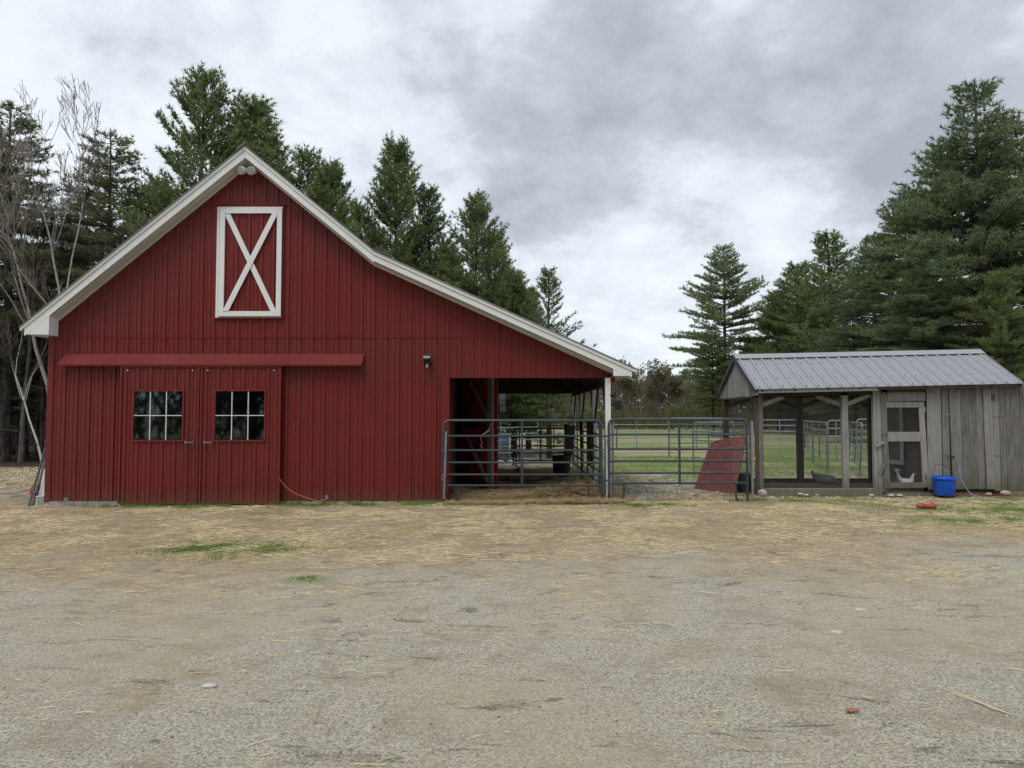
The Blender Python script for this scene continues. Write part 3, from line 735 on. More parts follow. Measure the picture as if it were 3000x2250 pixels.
# jackets / sacks hung on the side panel
def drape(pa, pb, z1, z0, wob, label, off=-.05, mm=CLOTH, nm='sack', cat='sack'):
    m = MB(); n = 9; k = 8; v = []
    for side in (0, 1):
        for j in range(k+1):
            t = j/k; z = z1+(z0-z1)*t; wd = 1-.35*math.sin(t*2.4)*wob
            for i in range(n):
                u = (i/(n-1)-.5)*wd+.5
                y = pa+(pb-pa)*u; x = POSTX-.13+off-(.02*math.sin(i*1.9+t*3)+.015*math.sin(i*3.1))+side*.02
                v.append((x, y, z+(.02*math.sin(i*1.3) if j == k else 0)))
    m.v = v
    for side in (0, 1):
        b = side*(k+1)*n
        for j in range(k):
            for i in range(n-1): m.f.append([b+j*n+i, b+j*n+i+1, b+(j+1)*n+i+1, b+(j+1)*n+i])
    m.sm = True
    return tag(m.build(nm, mm), label, cat)
drape(14.05, 14.75, 1.53, .62, .4, 'long brown canvas cloth hung over the side panel nearest the gate')
drape(15.9, 16.5, 1.50, .86, .9, 'short brown cloth hung over the side panel beside the second post')
drape(19.5, 20.3, 1.35, .55, .7, 'dark brown cloth at the far end of the side panel', -.12)
tag(MB().bar((POSTX-.50, 17.2, .05), (POSTX-.30, 17.35, 1.35), .20, .03, (0,1,0)).build('plank', BROWN), 'dark plank leaning by the black tub inside the lean-to', 'plank')
# black tub
tb = thing('tub', (PX(1643, 16.6), 16.6, .03), 'big black rubber tub under the lean-to roof', 'tub')
c = Vector((PX(1643, 16.6), 16.6, PZ(1385, 16.6)))
MB().lathe([(0, 0), (.175, 0), (.18, .01), (.205, .37), (.225, .375), (.225, .40), (.208, .40), (.17, .02), (0, .02)], c, 28).build('tub_body', BLACK, tb)
MB().tube([c+Vector((.22*math.cos(t), .05, .36+.12*math.sin(t))) for t in np.linspace(.1, 3.04, 12)], .008, 6).build('handle', BLACK, tb)
# log
lg = [P(1452, 1400, 15.6), P(1500, 1403, 15.5), P(1550, 1404, 15.4), P(1590, 1399, 15.4), P(1614, 1398, 15.4)]
tag(MB().tube(lg, [.058, .062, .066, .055, .04], 10).build('log', bark('log_bark', (.10,.06,.04), (.20,.13,.09))), 'debarked log lying in the hay of the lean-to', 'log')
tag(MB().lathe([(0, -.05), (.07, -.02), (.085, .05), (.05, .11), (0, .13)], P(1521, 1384, 16.5), 8).build('feed_scoop', REDLIFT), 'small dark red lump of a feed scoop in the hay behind the log', 'scoop')

# ------------------------------------------------------------------ red board leaning
b0p = [P(2034, 1431, 15.0), P(2152, 1456, 14.0), P(2184, 1284, 14.6), P(2176, 1281, 14.65), P(2140, 1284, 14.85), P(2115, 1289, 15.05), P(2095, 1293, 15.2), P(2082, 1301, 15.3), P(2074, 1318, 15.3), P(2060, 1355, 15.2), P(2044, 1400, 15.1)]
b0p = [Vector((p.x, p.y-.3, p.z)) if False else p for p in b0p]
tag(MB().poly(b0p, (.035,.05,.02)).build('board', OSB), 'large worn red board leaning behind the right gate', 'board')
tag(MB().bb(PX(2173, 14.2), PX(2200, 14.2), 14.1, 14.5, .0, PZ(1386, 14.2)).build('bin', BLACK, bevel=.02), 'black bin standing between the red board and the coop', 'bin')
br = [P(1899, 1408, 17.0), P(1935, 1416, 16.4), P(1985, 1428, 15.6), P(2020, 1436, 15.0), P(2048, 1443, 14.7)]
m = MB().tube(br, [.02, .03, .034, .03, .022], 7); m.tube([br[2], P(1998, 1414, 15.6)], [.015, .008], 5); m.tube([br[2]+Vector((.1,0,0)), P(2014, 1440, 15.1)], [.012, .006], 5)
tag(m.build('branch', BARKG), 'bare fallen branch lying behind the right gate', 'branch')

# ------------------------------------------------------------------ chicken coop
CE, CW, CB, CR = 13.6, 13.85, 15.85, 14.85
cl, crx = 4.66, 9.80
def ev(x): return 2.096+(x-4.65)*.0222
def rg(x): return 2.835+(x-4.65)*.0215
coop = thing('chicken_coop', (4.785, CW, .05), 'weathered grey wood chicken coop with wire run and ribbed grey metal roof', 'chicken coop')
# roof panels: each 4 ribs
def rpanel(x0, x1, front=True):
    m = MB(); xs = ribx(x0, x1, cl+.06)
    s = 1 if front else -1
    y_e = CE if front else 2*CR-CE
    for a, b in zip(xs[:-1], xs[1:]):
        i = len(m.v); ha, hb = ribh(a, cl+.06)*1.15, ribh(b, cl+.06)*1.15
        m.v += [(a, y_e, ev(a)+ha), (b, y_e, ev(b)+hb), (b, CR, rg(b)+hb), (a, CR, rg(a)+ha)]
        m.v += [(a, y_e, ev(a)-.004), (b, y_e, ev(b)-.004), (b, CR, rg(b)-.004), (a, CR, rg(a)-.004)]
        m.f += [[i, i+1, i+2, i+3], [i+7, i+6, i+5, i+4], [i, i+4, i+5, i+1]]
    return m.build('roof_panel', COOPROOF, coop)
x = cl
while x < crx-.05:
    x2 = min(x+PITCHR*4, crx); rpanel(x, x2); rpanel(x, x2, False); x = x2
m = MB()
for s in (1, -1):
    a = .17
    m.poly([(cl-.02, CR, rg(cl)+.035), (crx+.02, CR, rg(crx)+.035), (crx+.02, CR-s*a, rg(crx)-a*.585+.034), (cl-.02, CR-s*a, rg(cl)-a*.585+.034)], (0,0,.006))
m.build('ridge_cap', COOPROOF, coop)
# rib screws
m = MB()
x = cl+.06+.045
while x < crx:
    for t in (.06, .28, .72):
        m.box((x, CE+(CR-CE)*t, ev(x)*(1-t)+rg(x)*t+.006), (.016, .016, .014))
    x += PITCHR
tag(m.build('roof_screw', BLACK, coop), kind='stuff')
# gable rake trim, both ends
for xx, s in ((cl, -1), (crx, 1)):
    for ye in (CE, 2*CR-CE):
        MB().poly([(xx-.006, ye, ev(xx)-.09), (xx-.006, CR, rg(xx)-.09), (xx-.006, CR, rg(xx)+.024), (xx-.006, ye, ev(xx)+.024)], (.012*s-.02*0, 0, 0)).build('rake_trim', COOPROOF if s > 0 else GATE, coop)
# gable planks (left)
npk = 11; gx_ = cl+.035
for i in range(npk):
    y0 = CE+.03+(2*(CR-CE)-.06)*i/npk; y1 = CE+.03+(2*(CR-CE)-.06)*(i+1)/npk-.006
    f_ = lambda y: ev(cl)+(rg(cl)-ev(cl))*(1-abs(y-CR)/(CR-CE))-.03
    zb = ev(cl)-.12+random.uniform(-.008, .008)
    pts = [(gx_, y0, zb), (gx_, y1, zb)]+[(gx_, y1, f_(y1))]+([(gx_, CR, f_(CR))] if y0 < CR < y1 else [])+[(gx_, y0, f_(y0))]
    MB().poly(pts, (.02+random.uniform(0, .006), 0, 0)).build('gable_plank', GREY, coop)
# right gable + right wall
for i in range(15):
    y0 = CW+.02+(CB-CW-.04)*i/15; y1 = CW+.02+(CB-CW-.04)*(i+1)/15-.006
    MB().poly([(crx-.16, y0, .1), (crx-.16, y1, .1), (crx-.16, y1, ev(crx)+(rg(crx)-ev(crx))*(1-abs(y1-CR)/(CR-CE))-.05), (crx-.16, y0, ev(crx)+(rg(crx)-ev(crx))*(1-abs(y0-CR)/(CR-CE))-.05)], (.02,0,0)).build('wall_plank', GREY, coop)
def cz(y_, D=CW): return PZ(y_, D)
def cxp(x_, D=CW, y=1300): return PX(x_, D, y)
def c7(x): return 2080+x/3.19
def c8(x): return 2480+x/3.19
def y7(y): return 980+y/3.19
def y8(y): return 1000+y/3.19
# posts
def post(x0, x1, y, top, mm=GREY, bot=.0, dp=.09):
    return MB().bb(x0, x1, y-dp/2, y+dp/2, bot, top).build('post', mm, coop, bevel=.004)
post(cxp(c7(425)), cxp(c7(450)), CW, ev(4.8)-.06, TAN); post(cxp(c7(452)), cxp(c7(492)), CW-.03, ev(4.8)-.06, GREY, .0, .03)
post(cxp(c7(1232)), cxp(c7(1288)), CW, ev(6.5)-.10, GREY, .17)
for a, b in ((1518, 1546), (1549, 1590)): post(cxp(c7(a)), cxp(c7(b)), CW-.02, ev(7.1)-.06, GREY)
MB().bb(cxp(c8(322)), cxp(c8(372)), CW-.05, CW-.01, .12, ev(7.5)-.16).build('door_jamb', GREY, coop)
post(cxp(c7(126), CB), cxp(c7(176), CB), CB, ev(cl)-.1, BROWN); post(cxp(c7(810), CB), cxp(c7(868), CB), CB, ev(6.4)-.1, BROWN); post(cxp(c7(1478), CB), cxp(c7(1528), CB), CB, ev(8)-.1, BROWN)
post(crx-.26, crx-.17, CB, ev(crx)-.1, BROWN); post(crx-.26, crx-.17, CW+.08, ev(crx)-.1, BROWN)
# beams
hx0, hx1 = 4.70, crx-.17
def slab(x0, x1, y0, y1, d0, d1, nm, mm):
    m = MB(); m.prism([(x0, ev(x0)-d1), (x1, ev(x1)-d1), (x1, ev(x1)-d0), (x0, ev(x0)-d0)], y0, y1); return m.build(nm, mm, coop)
slab(hx0, cxp(c8(250)), CE+.03, CE+.06, .012, .075, 'eave_board', GREY); slab(cxp(c8(252)), hx1, CE+.03, CE+.06, .012, .055, 'eave_board', TAN)
slab(hx0, 7.2, CW-.045, CW+.045, .0, .15, 'header_beam', BROWN); slab(hx0, hx1, CB-.045, CB+.045, .0, .15, 'header_beam', BROWN)
for i in range(9):
    xx = cl+.15+i*.63
    for s in (1, -1):
        ye = CE+.04 if s > 0 else 2*CR-CE-.04
        MB().bar((xx, ye, ev(xx)-.06), (xx, CR-s*.02, rg(xx)-.06), .04, .08, (0,-.5,1)).build('rafter', BROWN, coop)
MB().bb(hx0, hx0+.09, CW+.05, CB-.05, ev(cl)-.16, ev(cl)-.02).build('tie_beam', BROWN, coop)
# knee braces
def kb(x, y, dx, z0, mm, wd=.08, dy=0):
    MB().bar((x, y, z0), (x+dx, y+dy, ev(x+dx)-.15), wd, .04, (0,1,0)).build('knee_brace', mm, coop)
zk = PZ(y7(660), CW)
kb(cxp(c7(1232)), CW+.0, -.50, zk, GREY); kb(cxp(c7(1290)), CW+.0, .45, zk+.02, GREY); kb(cxp(c7(492)), CW+.01, .42, zk, GREY)
zk2 = PZ(y7(670), CB)
kb(cxp(c7(810), CB), CB, -.55, zk2, BROWN, .09); kb(cxp(c7(868), CB), CB, .5, zk2, BROWN, .09); kb(cxp(c7(1478), CB), CB, -.42, zk2, BROWN, .09); kb(cxp(c7(176), CB), CB, .48, zk2, BROWN, .09)
# sills
MB().bb(cxp(c7(495)), cxp(c7(1530)), CW-.06, CW+.04, .03, .185).build('sill_beam', GREY, coop, bevel=.006)
MB().bb(cxp(c7(495)), cxp(c7(1520)), CW+.045, CW+.09, .10, .25).build('sill_beam', BROWN, coop)
MB().bb(4.8, 8.0, CB-.03, CB+.03, .0, .20).build('sill_beam', BROWN, coop)
MB().bb(4.76, 4.83, CW+.06, CB-.06, .0, .20).build('sill_beam', BROWN, coop)
MB().bb(cxp(c8(345)), cxp(c8(790)), CW-.045, CW+.02, .01, .115).build('sill_beam', GREY, coop)
MB().bb(cxp(c8(980)), crx-.18, CW-.02, CW+.04, .0, .10).build('sill_beam', REDLIFT, coop)
# litter floor
MB().bb(4.84, 8.0, CW+.1, CB-.04, -.05, .115).build('run_floor', bark('litter_floor', (.09,.065,.05), (.19,.14,.11), 14), coop)
# divider wall and hen house shell
dvx = 8.02
for i in range(9):
    y0 = CW+.05+(CB-CW-.1)*i/9; y1 = CW+.05+(CB-CW-.1)*(i+1)/9-.005
    if 14.62 < (y0+y1)/2 < 15.5:
        MB().bb(dvx, dvx+.02, y0, y1, .1, .62).build('divider_plank', TAN, coop); MB().bb(dvx, dvx+.02, y0, y1, 1.9, 2.1).build('divider_plank', TAN, coop)
    else: MB().bb(dvx, dvx+.02, y0, y1, .1, 2.1).build('divider_plank', TAN, coop)
wnf = MB()
for (a, b, c, d) in ((14.58, 14.66, .58, 1.95), (15.5, 15.58, .58, 1.95), (14.66, 15.5, .58, .66), (14.66, 15.5, 1.88, 1.95)): wnf.bb(dvx-.03, dvx-.002, a, b, c, d)
wnf.build('window_frame', WHITE, coop); MB().bb(dvx+.005, dvx+.009, 14.66, 15.5, .66, 1.88).build('window_pane', metal('dusty_glass', (.10,.10,.10), .3, 0), coop)
for i in range(12):
    a = dvx+.02+(crx-.17-dvx-.02)*i/12; MB().bb(a, a+.142, CB-.02, CB, .1, 2.15).build('back_plank', BROWN, coop)
# front planks, right part
def plank(x0, x1, yt, yb, off=0, mm=GREY, rot=0):
    X0, X1 = cxp(c8(x0)), cxp(c8(x1)); zt, zb = cz(y8(yt)), cz(y8(yb))
    zt = min(zt, ev((X0+X1)/2)-.03)
    o = MB().bb(-(X1-X0)/2+.004, (X1-X0)/2-.004, -.011, .011, -(zt-zb)/2, (zt-zb)/2).build('wall_plank', mm, bevel=.003)
    o.location = ((X0+X1)/2, CW-.06-off, (zt+zb)/2); o.rotation_euler = (0, R(rot), 0); attach(o, coop); return o
for q in ((738, 872, 425, 1385, 0, .3), (876, 945, 425, 1290, .004, .2), (948, 1052, 430, 1378, .03, -.9), (1050, 1200, 430, 1378, .008, -.6), (1200, 1265, 430, 1378, .002, -.7),
          (1262, 1342, 425, 1378, .03, -1.0), (1338, 1412, 412, 1395, .0, 0), (1410, 1470, 412, 1395, .006, 0), (1468, 1605, 410, 1400, .012, -.3), (1606, 1660, 410, 1400, .0, 0)):
    plank(q[0], q[1], q[2], q[3], q[4], GREY, q[5])
MB().bb(cxp(c8(735)), crx-.18, CW-.045, CW-.02, .1, ev(8.5)-.03).build('backing_board', BROWN, coop)
MB().bb(cxp(c8(378)), cxp(c8(730)), CW-.06, CW-.03, cz(y8(558)), cz(y8(478))).build('door_header', GREY, coop)
MB().bb(cxp(c8(378)), cxp(c8(730)), CW-.055, CW-.03, cz(y8(474)), ev(7.8)-.03).build('door_header', TAN, coop)
MB().bb(cxp(c8(1345)), cxp(c8(1372)), CW-.088, CW-.084, cz(y8(552)), cz(y8(498))).build('hinge_plate', YELLOW if False else TAN, coop)
for yy in (690, 1052): MB().bar(P(c8(1350), y8(yy), CW-.09), P(c8(1465), y8(yy+8), CW-.09), .006, .006).build('latch_bar', GALV, coop)
MB().bar(P(c8(925), y8(1068), CW-.11), P(c8(1012), y8(1078), CW-.11), .012, .012).build('latch_hook', BLACK, coop)
MB().bar(P(c8(925), y8(682), CW-.11), P(c8(965), y8(684), CW-.11), .010, .01).build('latch_hook', GALV, coop)
# screen door
sdD = CW-.075
sd_ = MB().bb(cxp(c8(375), sdD), cxp(c8(735), sdD), sdD, sdD+.025, cz(y8(618), sdD), cz(y8(566), sdD)).build('screen_door', GREY, coop)
for a, b, c, d in ((345, 400, 1375, 905), (683, 762, 1362, 620),):
    pass
MB().prism([(cxp(c8(685), sdD), cz(y8(620), sdD)), (cxp(c8(735), sdD), cz(y8(620), sdD)), (cxp(c8(762), sdD), cz(y8(1365), sdD)), (cxp(c8(708), sdD), cz(y8(1365), sdD))], sdD, sdD+.025).build('door_stile', GREY, sd_)
MB().prism([(cxp(c8(325), sdD), cz(y8(478), sdD)), (cxp(c8(376), sdD), cz(y8(478), sdD)), (cxp(c8(402), sdD), cz(y8(1375), sdD)), (cxp(c8(352), sdD), cz(y8(1375), sdD))], sdD-.004, sdD+.022).build('door_stile', GREY, sd_)
MB().bb(cxp(c8(388), sdD), cxp(c8(690), sdD), sdD-.006, sdD+.02, cz(y8(935), sdD), cz(y8(846), sdD)).build('door_rail', GREY, sd_)
MB().bb(cxp(c8(402), sdD), cxp(c8(706), sdD), sdD+.001, sdD+.026, cz(y8(1370), sdD), cz(y8(1318), sdD)).build('door_rail', GREY, sd_)
for y in (635, 1250): MB().bb(cxp(c8(726), sdD), cxp(c8(742), sdD), sdD-.012, sdD-.001, cz(y8(y+28), sdD), cz(y8(y-22), sdD)).build('hinge', GALV, sd_)
for (a, b) in (((272, 980), (352, 940)), ((315, 1240), (345, 1140))): MB().bar(P(c8(a[0]), y8(a[1]), sdD-.02), P(c8(b[0]), y8(b[1]), sdD-.02), .05, .018).build('turn_button', GREY, sd_)
for y in (855, 1270): MB().bar(P(c8(320), y8(y), sdD-.02), P(c8(372), y8(y+6), sdD-.02), .010, .010).build('hook', GALV, sd_)
# chicken wire
def hexwire(name, o, ux, uy, W, H, s, r_, parent, clip=None):
    """hexagonal mesh on plane o + ux*W, uy*H ; thin crossed strips"""
    o, ux, uy = np.array(o), np.array(ux), np.array(uy); nn = np.cross(ux, uy)
    seg = []
    dx = s*math.sqrt(3)/2*2; dy = s*1.5; rows = int(H/dy)+1; cols = int(W/dx)+1
    for j in range(rows):
        for i in range(cols):
            x = i*dx+(dx/2 if j % 2 else 0); y = j*dy
            c = (x, y+s/2); a = (x-dx/2, y); b = (x+dx/2, y)
            for p, q in ((a, c), (c, b), (c, (x, y+s*1.5))):
                if max(p[0], q[0]) <= W and max(p[1], q[1]) <= H and min(p[0], q[0]) >= 0: seg.append((p, q))
    seg = np.array(seg); A = o+seg[:,0,:1]*ux+seg[:,0,1:]*uy; B = o+seg[:,1,:1]*ux+seg[:,1,1:]*uy
    d = (B-A)/np.linalg.norm(B-A, axis=1)[:,None]; side = np.cross(d, nn)*r_
    n3 = nn*r_
    V = np.stack([A+side, B+side, A-side*.5+n3, B-side*.5+n3, A-side*.5-n3, B-side*.5-n3], 1).reshape(-1, 3)
    b = np.arange(len(seg))[:,None]*6
    T = np.concatenate([b+np.array([[0,1,3,2]]), b+np.array([[2,3,5,4]]), b+np.array([[4,5,1,0]])], 0)
    return tag(npmesh(name, V, T, CHWIRE, parent), kind='stuff')
xa, xb, xc = cxp(c7(490)), cxp(c7(1232)), cxp(c7(1520))
hexwire('wire_mesh', (xa, CW+.047, .2), (1,0,0), (0,0,1), xb-xa, 1.75, .021, .0014, coop)
hexwire('wire_mesh', (cxp(c7(1288)), CW+.047, .2), (1,0,0), (0,0,1), xc-cxp(c7(1288)), 1.78, .021, .0014, coop)
hexwire('wire_mesh', (4.85, CB-.05, .2), (1,0,0), (0,0,1), 3.05, 1.75, .026, .0013, coop)
hexwire('wire_mesh', (4.80, CW+.06, .2), (0,1,0), (0,0,1), CB-CW-.1, 1.75, .026, .0013, coop)
hexwire('wire_mesh', (cxp(c8(378)), sdD+.03, cz(y8(845))), (1,0,0), (0,0,1), cxp(c8(690))-cxp(c8(378)), cz(y8(618))-cz(y8(845)), .021, .0017, sd_)
hexwire('wire_mesh', (cxp(c8(392)), sdD+.03, cz(y8(1320))), (1,0,0), (0,0,1), cxp(c8(700))-cxp(c8(392)), cz(y8(935))-cz(y8(1320)), .021, .0017, sd_)

# ------------------------------------------------------------------ hens
def feather(name, a, b2):
    def b(N):
        g = N.coord('G'); v = N.noise(N.coord('G', (1,1,2.4)), 38, 3, .6, 1); N.out(N.mix(N.rng(v, .46, .56), a, b2), .8, 0, .2); N.bump(v, .4, .006)
    return mat(name, b)
BARRED = feather('barred_black_feathers', (.015,.016,.019), (.17,.18,.19)); WHF = feather('white_feathers', (.62,.61,.58), (.72,.71,.69)); GRF = feather('grey_feathers', (.06,.06,.065), (.13,.13,.13))
COMB = metal('red_comb', (.42,.03,.03), .6, 0); BEAK = metal('horn_beak', (.35,.25,.12), .5, 0)
def hen(loc, s, yaw, mm, label, pose='peck'):
    h = thing('hen', tuple(loc), label, 'hen')
    rot = Matrix.Rotation(yaw, 3, 'Z'); L = Vector(loc)
    T = lambda p: L+rot @ (Vector(p)*s)
    # spine tail->head in local x,z (x forward), 1 unit = hen length
    if pose == 'peck':
        sp = [(-.66,.68,.012,.03),(-.58,.60,.035,.085),(-.48,.52,.08,.16),(-.34,.43,.16,.20),(-.15,.37,.22,.25),(.05,.34,.23,.25),(.22,.31,.19,.21),(.36,.28,.12,.14),(.48,.23,.07,.08),(.58,.18,.05,.056),(.66,.145,.044,.046),(.71,.12,.02,.02)]
        comb = (.62,.21); beak = ((.70,.125),(.78,.085))
    else:
        sp = [(-.44,.95,.006,.012),(-.42,.80,.02,.05),(-.40,.66,.05,.085),(-.32,.50,.11,.14),(-.16,.38,.18,.19),(.04,.34,.20,.20),(.20,.38,.16,.17),(.30,.50,.09,.10),(.34,.62,.06,.065),(.37,.70,.055,.06),(.41,.73,.045,.05),(.45,.73,.02,.02)]
        comb = (.38,.80); beak = ((.45,.73),(.53,.71))
    m = MB(); m.tube([T((x, 0, z)) for x, z, a, b in sp], [(b*s, a*s) for x, z, a, b in sp], 14); m.build('body', mm, h)
    for sgn in (-1, 1):
        m = MB().tube([T((.18, sgn*.17, .33)), T((.02, sgn*.205, .33)), T((-.2, sgn*.185, .35)), T((-.36, sgn*.11, .42))], [(.05*s, .02*s), (.12*s, .03*s), (.10*s, .025*s), (.02*s, .01*s)], 8); m.build('wing', mm, h)
        m = MB().tube([T((.02, sgn*.08, .16)), T((.0, sgn*.08, .08)), T((.02, sgn*.08, .0))], [.03*s, .013*s, .012*s], 6)
        for a in (-.5, 0, .5): m.tube([T((.02, sgn*.08, .008)), T((.12*math.cos(a)+.02, sgn*.08+.12*math.sin(a), .006))], [.011*s, .006*s], 5)
        m.build('leg', BEAK, h)
    m = MB()
    for k in range(6):
        a = (k-2.5)*.12; m.tube([T((sp[2][0], 0, sp[2][1])), T((sp[1][0]-.04+.05*k*.5-.1, a*.5, sp[1][1]+.05+.02*k)), T((sp[0][0]-.10+.05*k, a, sp[0][1]+.05-.02*abs(k-2)))], [(.03*s,.01*s), (.035*s,.008*s), (.012*s,.004*s)], 5)
    m.build('tail', mm, h)
    m = MB()
    for k in range(4): m.box(T((comb[0]-.05+.03*k, 0, comb[1]+.012*(1.5-abs(k-1.5)))), (.03*s, .016*s, .055*s), rot)
    m.build('comb', COMB, h); m = MB().tube([T((beak[0][0], 0, beak[0][1])), T((beak[1][0], 0, beak[1][1]))], [.016*s, .003*s], 6); m.build('beak', BEAK, h)
    for sgn in (-1, 1): MB().lathe([(0, -.012*s), (.012*s, 0), (0, .012*s)], T((comb[0]+.01, sgn*.04, comb[1]-.05)), 6).build('eye', BLACK, h)
    return h
hen((PX(2418, 14.45), 14.4, .125), .47, R(-8), BARRED, 'black and white barred hen pecking in the wire run of the coop')
hen((PX(2650, 14.08), 14.08, .118), .44, R(10), WHF, 'white hen with raised pointed tail behind the screen door of the coop', 'up')
hen((PX(2612, 14.5), 14.5, .118), .42, R(200), GRF, 'dim grey hen at the back behind the screen door, left of the white hen', 'up')
tag(MB().lathe([(0,0),(.11,0),(.14,.03),(.135,.035),(.10,.012),(0,.012)], (PX(2380, 14.35), 14.35, .117), 16).build('feed_dish', metal('pink_clay', (.36,.16,.15), .8, 0)), 'shallow pink feed dish on the floor of the wire run', 'dish')

# ------------------------------------------------------------------ things in front of the coop
bk = thing('bucket', (PX(2761, 13.55), 13.55, gz(8.2, 13.55)), 'bright blue plastic bucket in front of the grey planks of the coop', 'bucket')
c = Vector((PX(2761, 13.55), 13.55, PZ(1453, 13.4))); rx_ = .205
MB().lathe([(0,0),(.172,0),(.176,.006),(.196,.30),(.214,.305),(.216,.335),(.205,.352),(.193,.35),(.165,.02),(0,.02)], c, 32).build('bucket_body', BLUE, bk)
MB().tube([c+Vector((.205*math.cos(t)-.0, .10*math.sin(t), .33+.24*math.sin(t))) for t in np.linspace(0, math.pi, 16)], .005, 6).build('handle', BLACK, bk)
ty = thing('dog_toy', (PX(2708, 12.0), 12.0, gz(6.9, 12)), 'red rubber dog toy shaped like a bone lying on the straw', 'dog toy')
a = Vector((PX(2680, 12.0), 12.02, gz(6.9, 12)+.045)); b = Vector((PX(2737, 11.95), 11.95, gz(7.1, 12)+.05))
us = np.linspace(0, 1, 17); prof = [.012,.042,.052,.056,.056,.054,.052,.047,.040,.036,.042,.055,.064,.067,.060,.045,.012]
MB().tube([a.lerp(b, u) for u in us], prof, 14).build('rubber_body', TOYRED, ty)
for u in (.22, .36): MB().tube([a.lerp(b, u-.008), a.lerp(b, u), a.lerp(b, u+.008)], [.053, .0595, .053], 14).build('ring', TOYRED, ty)
rope = [P(c8(1012), y8(1078), CW-.11), P(c8(1040), y8(1160), CW-.12), P(c8(1075), y8(1300), CW-.16), P(c8(1130), y8(1390), 13.6), P(c8(1170), y8(1432), 13.4), P(c8(1240), y8(1452), 13.3), P(c8(1320), y8(1466), 13.2)]
tag(MB().tube(rope, .007, 6).build('rope', BLUEROPE), 'pale blue rope hanging from the coop latch to the ground right of the bucket', 'rope')
cord = [P(818, 1402, DD-.03), P(830, 1418, DD-.04), P(846, 1434, 12.9), P(870, 1448, 12.88), P(900, 1459, 12.86), P(930, 1468, 12.85), P(945, 1470, 12.8)]
tag(MB().tube(cord, .0055, 6).build('extension_cord', CORD), 'thin orange extension cord running down from the right sliding door to the ground', 'cord')
tag(MB().tube([P(2150, 1462, 12.9), P(2190, 1459, 12.95), P(2225, 1452, 13.1), P(2255, 1453, 13.2)], .006, 6).build('extension_cord', CORD), 'orange cord on the ground at the foot of the right gate', 'cord')
for i, (x, y, s_, lb) in enumerate(((191, 1465, 1, 'grey metal door guide at the foot of the barn wall, left of the doors'), (955, 1457, .8, 'grey metal door guide at the foot of the barn wall, right of the doors'))):
    c = P(x, y, WD-.09); g_ = thing('door_guide', tuple(c), lb, 'bracket', 'door guides at the barn foot')
    MB().box(c+Vector((.01,0,.0)), (.07*s_, .012, .09*s_)).build('plate', GALV, g_); MB().box(c+Vector((-.045,-.03,-.04)), (.10*s_, .07, .018)).build('base', GALV, g_)
# rocks
def rock(c, sx, sy, sz_, label, sd=0, mm=STONE, nm='rock', group=None):
    m = MB(); n1_, n2_ = 9, 6; rnd = random.Random(sd)
    for j in range(n2_+1):
        th = math.pi*j/n2_
        for i in range(n1_):
            ph = 2*math.pi*i/n1_; d = Vector((math.sin(th)*math.cos(ph), math.sin(th)*math.sin(ph), math.cos(th)))
            r_ = 1+.28*mnoise.noise(d*1.3+Vector((sd*3.1, 0, 0))); m.v.append((c[0]+d.x*sx*r_, c[1]+d.y*sy*r_, c[2]+d.z*sz_*r_))
    for j in range(n2_):
        for i in range(n1_):
            i2 = (i+1) % n1_; m.f.append([j*n1_+i, (j+1)*n1_+i, (j+1)*n1_+i2, j*n1_+i2])
    m.sm = True
    return tag(m.build(nm, mm), label, 'rock', group)
def gp(px, py):
    """ground point under a pixel"""
    D = EYE*F/(py-1216.5)
    for _ in range(4):
        p = P(px, py, D); D *= 1 if abs(EYE-p.z) < 1e-6 else (EYE-gz(p.x, D))/(EYE-p.z)
    return P(px, py, D)
c = P(2234, 1443, 13.62); rock(c, .085, .08, .065, 'rounded tan rock at the corner post of the coop', 1)
c = P(c8(1488), y8(1415), 13.6); rock(c, .09, .07, .045, 'rounded pale rock at the foot of the coop planks, far right', 2)
for i, (x, y, a, lb) in enumerate(((c8(1330), y8(1428), .06, 'small flat rock at the foot of the coop right of the blue rope'), (c8(420), y8(1442), .07, 'flat rock under the screen door'), (c8(500), y8(1440), .06, 'grey rock right of the flat one under the screen door'), (c8(235), y8(1438), .05, 'small grey rock at the sill left of the screen door'),
        (c7(845), y7(1492), .055, 'pointed rock at the middle of the run sill'), (c7(900), y7(1500), .05, 'flat rock just right of the pointed one at the run sill'), (c7(1000), y7(1500), .04, 'small rock at the sill below the barred hen'))):
    rock(P(x, y, 13.62), a, a*.8, a*.45, lb, 10+i)
for i, (x, y, a, h, lb) in enumerate(((614, 2011, .05, .012, 'largest pale flat stone lying in the gravel, left of centre'), (873, 1911, .028, .010, 'small white stone in the gravel, farther right than the largest flat one'), (716, 1967, .02, .007, 'small dull stone between the largest flat stone and the white one'), (787, 1917, .022, .006, 'dull flat stone just left of the small white stone'), (54, 1993, .018, .007, 'small pale stone near the left edge of the gravel'), (2522, 1786, .045, .007, 'wide flat grey stone in the gravel at the right'), (2453, 1852, .04, .008, 'low buff stone in the gravel below the wide flat one'), (2672, 1786, .022, .006, 'small pale stone right of the wide flat one'), (2454, 1923, .018, .008, 'small white pebble in the right part of the gravel'), (2105, 2028, .02, .007, 'oval white pebble in the gravel under the right gate'), (2228, 1963, .015, .007, 'tiny white pebble above the oval one'), (1046, 1927, .017, .007, 'tiny white pebble in the centre left gravel'), (1968, 1942, .022, .007, 'pale oval pebble in the centre right gravel'))):
    p = gp(x, y); rock((p.x, p.y, p.z+h*.2), a, a*.7, h, lb, 30+i)
p = gp(2500, 2087); m = MB()
for k in range(5): m.box(p+Vector((random.uniform(-.03,.03), random.uniform(-.015,.015), .012)), (.035, .022, .003), Matrix.Rotation(random.uniform(0,3), 3, 'Z') @ Matrix.Rotation(random.uniform(-.7,.7), 3, 'X'))
